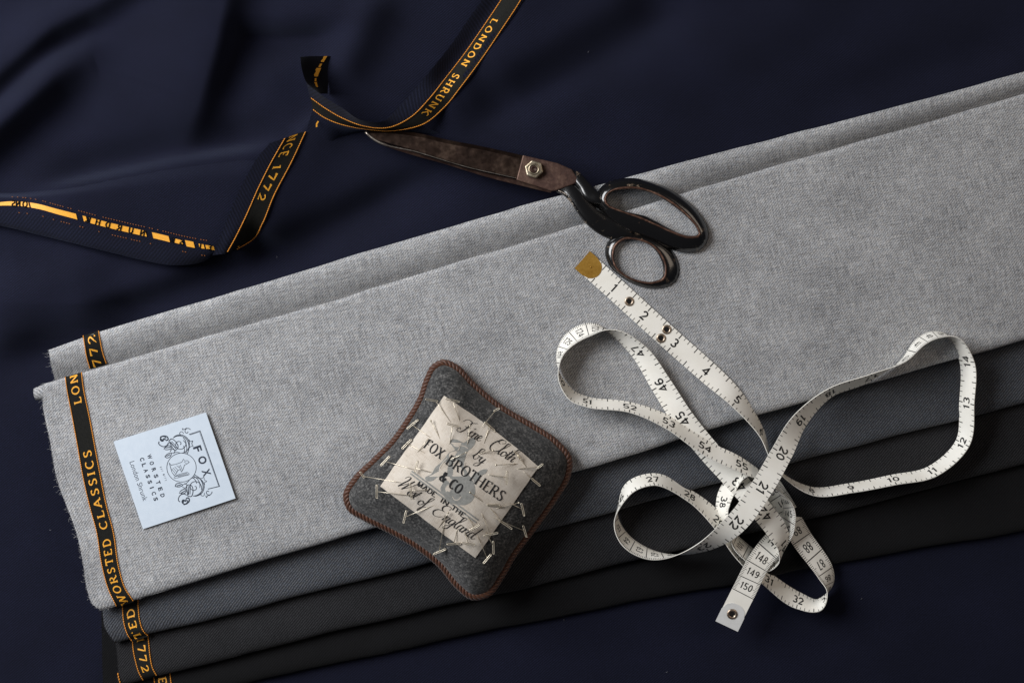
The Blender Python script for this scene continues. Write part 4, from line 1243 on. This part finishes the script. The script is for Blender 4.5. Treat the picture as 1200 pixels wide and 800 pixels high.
# bright chipped edge on the lower shank
mb = MB()
cp = curve([G(62,206), G(105,228), G(150,292), G(200,355), G(255,405)], 60)
for i in range(0, 58):
    if n2(i * 10, 3, 22, 61) > -.12:
        x, y = cp[i]; x2, y2 = cp[i + 1]
        mb.tube([W(x + 1.2, y - .6, sz(x) + 1.0), W(x2 + 1.2, y2 - .6, sz(x2) + 1.0)], (1.0 + .7 * n2(i * 10, 9, 9, 62)) * S, 5)
mb.build('worn_edge', M_edge, low)

# ------------------------------------------------------------------ tape measure
TP = [  # inch, x, y, z mm, twist degrees
 (0,683,305,22,0),(1,719.5,337.5,21.6,0),(2,754.6,369.6,21.4,0),(3,790.5,402,21.6,0),(4,827.5,434.6,23.4,-8),(5,864,468.4,25,-38),(6,892,506,25,-66),(7,910,549,21,-82),
 (8,951,575,16.5,-72),(9,997,571.5,15.5,-71),(10,1047,562,15,-69),(11,1092.7,552,15.5,-67),(12,1128,519,17,-66),(13,1133,472,20,-65),(14,1133,423,25.5,-67),
 (14.6,1121,398,27.5,-84),(15.2,1101,391.5,27.8,-106),(15.9,1077,402,28,-106),(16.4,1058,423,27,-91),(17,1021,442,26,-68),(18,973,460,26,-60),(19,938,492,28,-36),
 (20,916,531,33,-9),(21,893,571,35,0),(22,863,612,31.5,-5),(23,825,640,21,-52),(23.7,792,650,17,-84),(24.4,758,648,16.5,-114),(25.1,731,630,16.5,-120),(25.7,722,604,17,-100),
 (26.3,735,574,18,-68),(27,764.7,561.5,19,-62),(28,808,580.6,18,-61),(29,841.6,610.6,16,-48),(30,866,650,10.5,-66),(31,901,680,9,-52),(32,935,703,6.5,-46),(32.7,960,708,8,-72),
 (33.2,971,692,9,-108),(33.9,966,668,9.5,-152),(34.6,941,633,10,-172),(35.8,912,583,9.5,-186),(36.5,894,560,11,-222),(37.1,871,555,15,-285),(37.6,854,572,15.5,-305),(38.1,847,592,15.5,-300),
 (38.8,851,613,15,-280),(39.4,862,634,14.5,-238),(39.8,875,647,14.5,-230),(40.4,899,662,12,-245),(40.7,913.5,655,14.5,-272),(41,918.5,640,19.5,-308),(41.45,911,622,23.5,-343),(42,896,602,25,-358),(43,866,567,22,-362),
 (44,832,530,21,-366),(45,800,490,23.5,-374),(46,775,451,25.5,-384),(47,748,411,27.5,-406),(47.9,713,387,28.5,-447),(48.3,694,385.5,28.5,-482),(48.9,669,397,28.5,-486),(49.5,655,420,28,-461),
 (49.9,655.5,440,28,-441),(50.4,668,461,28,-425),(51,688,470.6,28,-424),(52,738,477,28,-424),(53,783.5,495,27,-414),(54,826,524,28,-410),(55,869,545,28,-412),(55.7,898,561,23,-436),
 (56.3,918,581,17,-458),(57,924,606,14.5,-482),(57.5,914,627,15,-520),(57.9,898,646,19,-538),(59.05,870.6,695,19.5,-540),(60,852,732.5,17.5,-540)]
TP = [(u, x, y, max(z, top_z(x, y) + 7.1 * abs(math.sin(math.radians(ph))) + .75), ph) for u, x, y, z, ph in TP]
TK = [t[0] for t in TP]; TV = [t[1:] for t in TP]
TWID = 25.4 * S; TT = .0004
_tc = {}
def frame(u):
    key = round(u, 4)
    if key in _tc: return _tc[key]
    x, y, z, ph = spline(TK, TV, u)
    e = .02
    a = spline(TK, TV, max(0, u - e)); b = spline(TK, TV, min(60, u + e))
    c_ = W(x, y, z); t = (W(b[0], b[1], b[2]) - W(a[0], a[1], a[2])).normalized()
    nrm = Vector((-t.y, t.x, 0)).normalized(); zu = t.cross(nrm)
    ph = math.radians(ph)
    w = nrm * math.cos(ph) + zu * math.sin(ph); N = t.cross(w)
    k_ = lerp(1.0, 1.07, smooth((u - 56) / 3))
    _tc[key] = (c_, w * TWID * k_, N, t); return _tc[key]
def tmap(u, v, off):
    """u inches along, v -.5..+.5 across (+ left), off metres from the mid plane along the inch face normal"""
    c_, w, N, t = frame(clamp(u, 0, 60)); over = u - clamp(u, 0, 60)
    return c_ + w * v + N * off + t * over * .0254
k = NT('tape_vinyl'); c = k.coords('Object'); n = k.noise(c, 90, 3)
k.l(k.ramp(n, [(.3, srgb(243, 239, 229)), (.7, srgb(250, 247, 239))]), k.b.inputs['Base Color'])
k.b.inputs['Roughness'].default_value = .42; k.b.inputs['Specular IOR Level'].default_value = .4
k.b.inputs['Subsurface Weight'].default_value = .0
M_tape = k.m
M_tink = plain('tape_black_ink', srgb(22, 22, 24), .55); M_tgrey = plain('tape_fine_ink', srgb(120, 118, 114), .6)
M_brass = metal('brass', [(.3, srgb(168, 122, 44)), (.7, srgb(206, 160, 74))], .36, .55, 150, .1)
M_zinc = metal('zinc_end', [(.3, srgb(222, 222, 220)), (.7, srgb(240, 240, 238))], .34, .12, 150, .1)
M_hole = plain('dark_hole', srgb(20, 18, 17), .9)
mb = MB(); rows = []
NU = 1400
for i in range(NU + 1):
    u = 60 * i / NU
    vs = (-.5, -.25, 0, .25, .5)
    rows.append([tmap(u, v, TT / 2) for v in vs] + [tmap(u, v, -TT / 2) for v in reversed(vs)])
idx = mb.grid(rows, closed=True); mb.f.append(tuple(idx[0])); mb.f.append(tuple(reversed(idx[-1])))
tape = mb.build('tape_measure', M_tape); autosmooth(tape, 40)
tag(tape, 'white tailor tape measure lying in twisted loops with brass end and black numbers', 'tape measure')
OFF = TT / 2 + .00007
def rect(mb, u0, u1, v0, v1, side):
    o_ = OFF * side
    mb.f.append(tuple(mb.vert(tmap(u, v, o_)) for u, v in ((u0, v0), (u1, v0), (u1, v1), (u0, v1))))
mi = MB(); mg = MB()
hw = .0125
for i in range(3, 480):
    u = i / 8
    if u > 58.9: break
    if i % 8 == 0:
        rect(mi, u - hw, u + hw, -.5, -.27, 1); rect(mi, u - hw, u + hw, .27, .5, 1)
        for side, s0_, s1_ in ():
            pass
        hgt = .42      # of the width
        sc_ = hgt * TWID / .0254   # inches per text unit along the tape
        digits(mi, str(i // 8), lambda x, y, l: tmap(u + x * sc_, y * hgt, OFF + l * 1e-3), 1.12)
    elif i % 4 == 0:
        rect(mi, u - hw * .8, u + hw * .8, -.5, -.25, 1); rect(mi, u - hw * .8, u + hw * .8, .25, .5, 1)
    else:
        l = .17 if i % 2 == 0 else .14
        rect(mg, u - hw * .7, u + hw * .7, -.5, -.5 + l, 1); rect(mg, u - hw * .7, u + hw * .7, .5 - l, .5, 1)
mc = MB()
for cmv in range(2, 151):
    u = cmv / 2.54
    rect(mc, u - .009, u + .009, -.5, .5, -1)
    hgt = .36
    sc_ = hgt * TWID / .0254
    digits(mc, str(cmv), lambda x, y, l: tmap(u - .2 - y * sc_ * .95, -x * hgt * .95, -OFF - l * 1e-3), .82, .12)
    if cmv < 150:
        for q in range(1, 10):
            uu = (cmv + q / 10) / 2.54; l = .2 if q == 5 else .13
            rect(mc, uu - .005, uu + .005, -.5, -.5 + l, -1); rect(mc, uu - .005, uu + .005, .5 - l, .5, -1)
mi.build('inch_numbers', M_tink, tape, False)
mg.build('fine_inch_marks', M_tgrey, tape, False, 'stuff')
mc.build('centimetre_scale', M_tink, tape, False)
# brass cap at the start, zinc cap at the end
def cap(name, ua, sgn, arcd, length, mat):
    mb = MB(); rows = []
    for side in (1, -1):
        g_ = []
        for i in range(9):
            r = []
            for j in range(13):
                v = -.52 + 1.04 * j / 12
                inner = length + arcd * (1 - (v / .52) ** 2) ** .5 if arcd > 0 else length + arcd * (1 - (v / .52) ** 2)
                u = ua + sgn * lerp(-.02, inner, i / 8)
                r.append(tmap(u, v, side * (TT / 2 + .0002)))
            g_.append(r)
        mb.grid(g_); rows.append(g_)
    a, b = rows
    rim_ = lambda g: g[0] + [r[-1] for r in g[1:]] + list(reversed(g[-1]))[1:] + [r[0] for r in reversed(g)][1:]
    mb.grid([rim_(a), rim_(b)])
    o = mb.build(name, mat, tape); fixn(o); autosmooth(o, 40); return o
bc = cap('brass_cap', 0, 1, .30, .22, M_brass)
zc_ = cap('metal_end', 60, -1, .28, .36, M_zinc)
def eyelet(u, v, side, R, r, mat, parent, lift=0.0):
    c_, w, N, t = frame(u); ww = w.normalized(); p0 = tmap(u, v, 0)
    mb = MB(); rings = []
    for rr, hh in ((R, .0002), (R * .93, .0006), (R * .75, .0008), (r * 1.15, .0006), (r, .0002)):
        rings.append([p0 + (ww * math.cos(a * math.pi / 12) + t * math.sin(a * math.pi / 12)) * rr * S + N * side * (hh + lift) for a in range(24)])
    mb.grid(rings, closed=True); o = mb.build('eyelet', mat, parent); fixn(o)
    mb = MB(); c0 = mb.vert(p0 + N * side * (.00045 + lift)); ring = [mb.vert(p0 + (ww * math.cos(a * math.pi / 12) + t * math.sin(a * math.pi / 12)) * r * 1.08 * S + N * side * (.00045 + lift)) for a in range(24)]
    for a in range(24): mb.f.append((c0, ring[a], ring[(a + 1) % 24]))
    mb.build('hole', M_hole, o)
M_eye = metal('eyelet_metal', [(.3, srgb(150, 128, 108)), (.7, srgb(205, 190, 172))], .35, .9, 300, .1)
eyelet(1.50, .02, 1, 5.6, 2.7, M_eye, tape); eyelet(2.64, .22, 1, 5.6, 2.7, M_eye, tape); eyelet(2.68, -.24, 1, 5.6, 2.7, M_eye, tape)
eyelet(59.66, .02, -1, 6.2, 2.9, M_eye, tape, .0002)
mb = MB(); c_, w, N, t = frame(.2)
mb.tube([tmap(.25, 0, TT / 2 + .0003), tmap(.25, 0, TT / 2 + .0007)], [.9 * S, .5 * S], 8); mb.build('rivet', M_brass, bc)

# specks of lint on the navy cloth
mb = MB()
for x, y in ((176,746),(782,786),(597,3),(805,187),(324,300),(660,725),(1010,700),(60,620),(690,60)):
    a = random.uniform(0, 3.1); z = top_z(x, y) + .15
    mb.tube([W(x, y, z), W(x + 1.3 * math.cos(a), y + 1.3 * math.sin(a), z + .15), W(x + 2.2 * math.cos(a + .7), y + 2.2 * math.sin(a + .7), z)], .28 * S, 4)
mb.build('lint', plain('lint_fibre', srgb(96, 97, 104), .9), navy, kind='stuff')
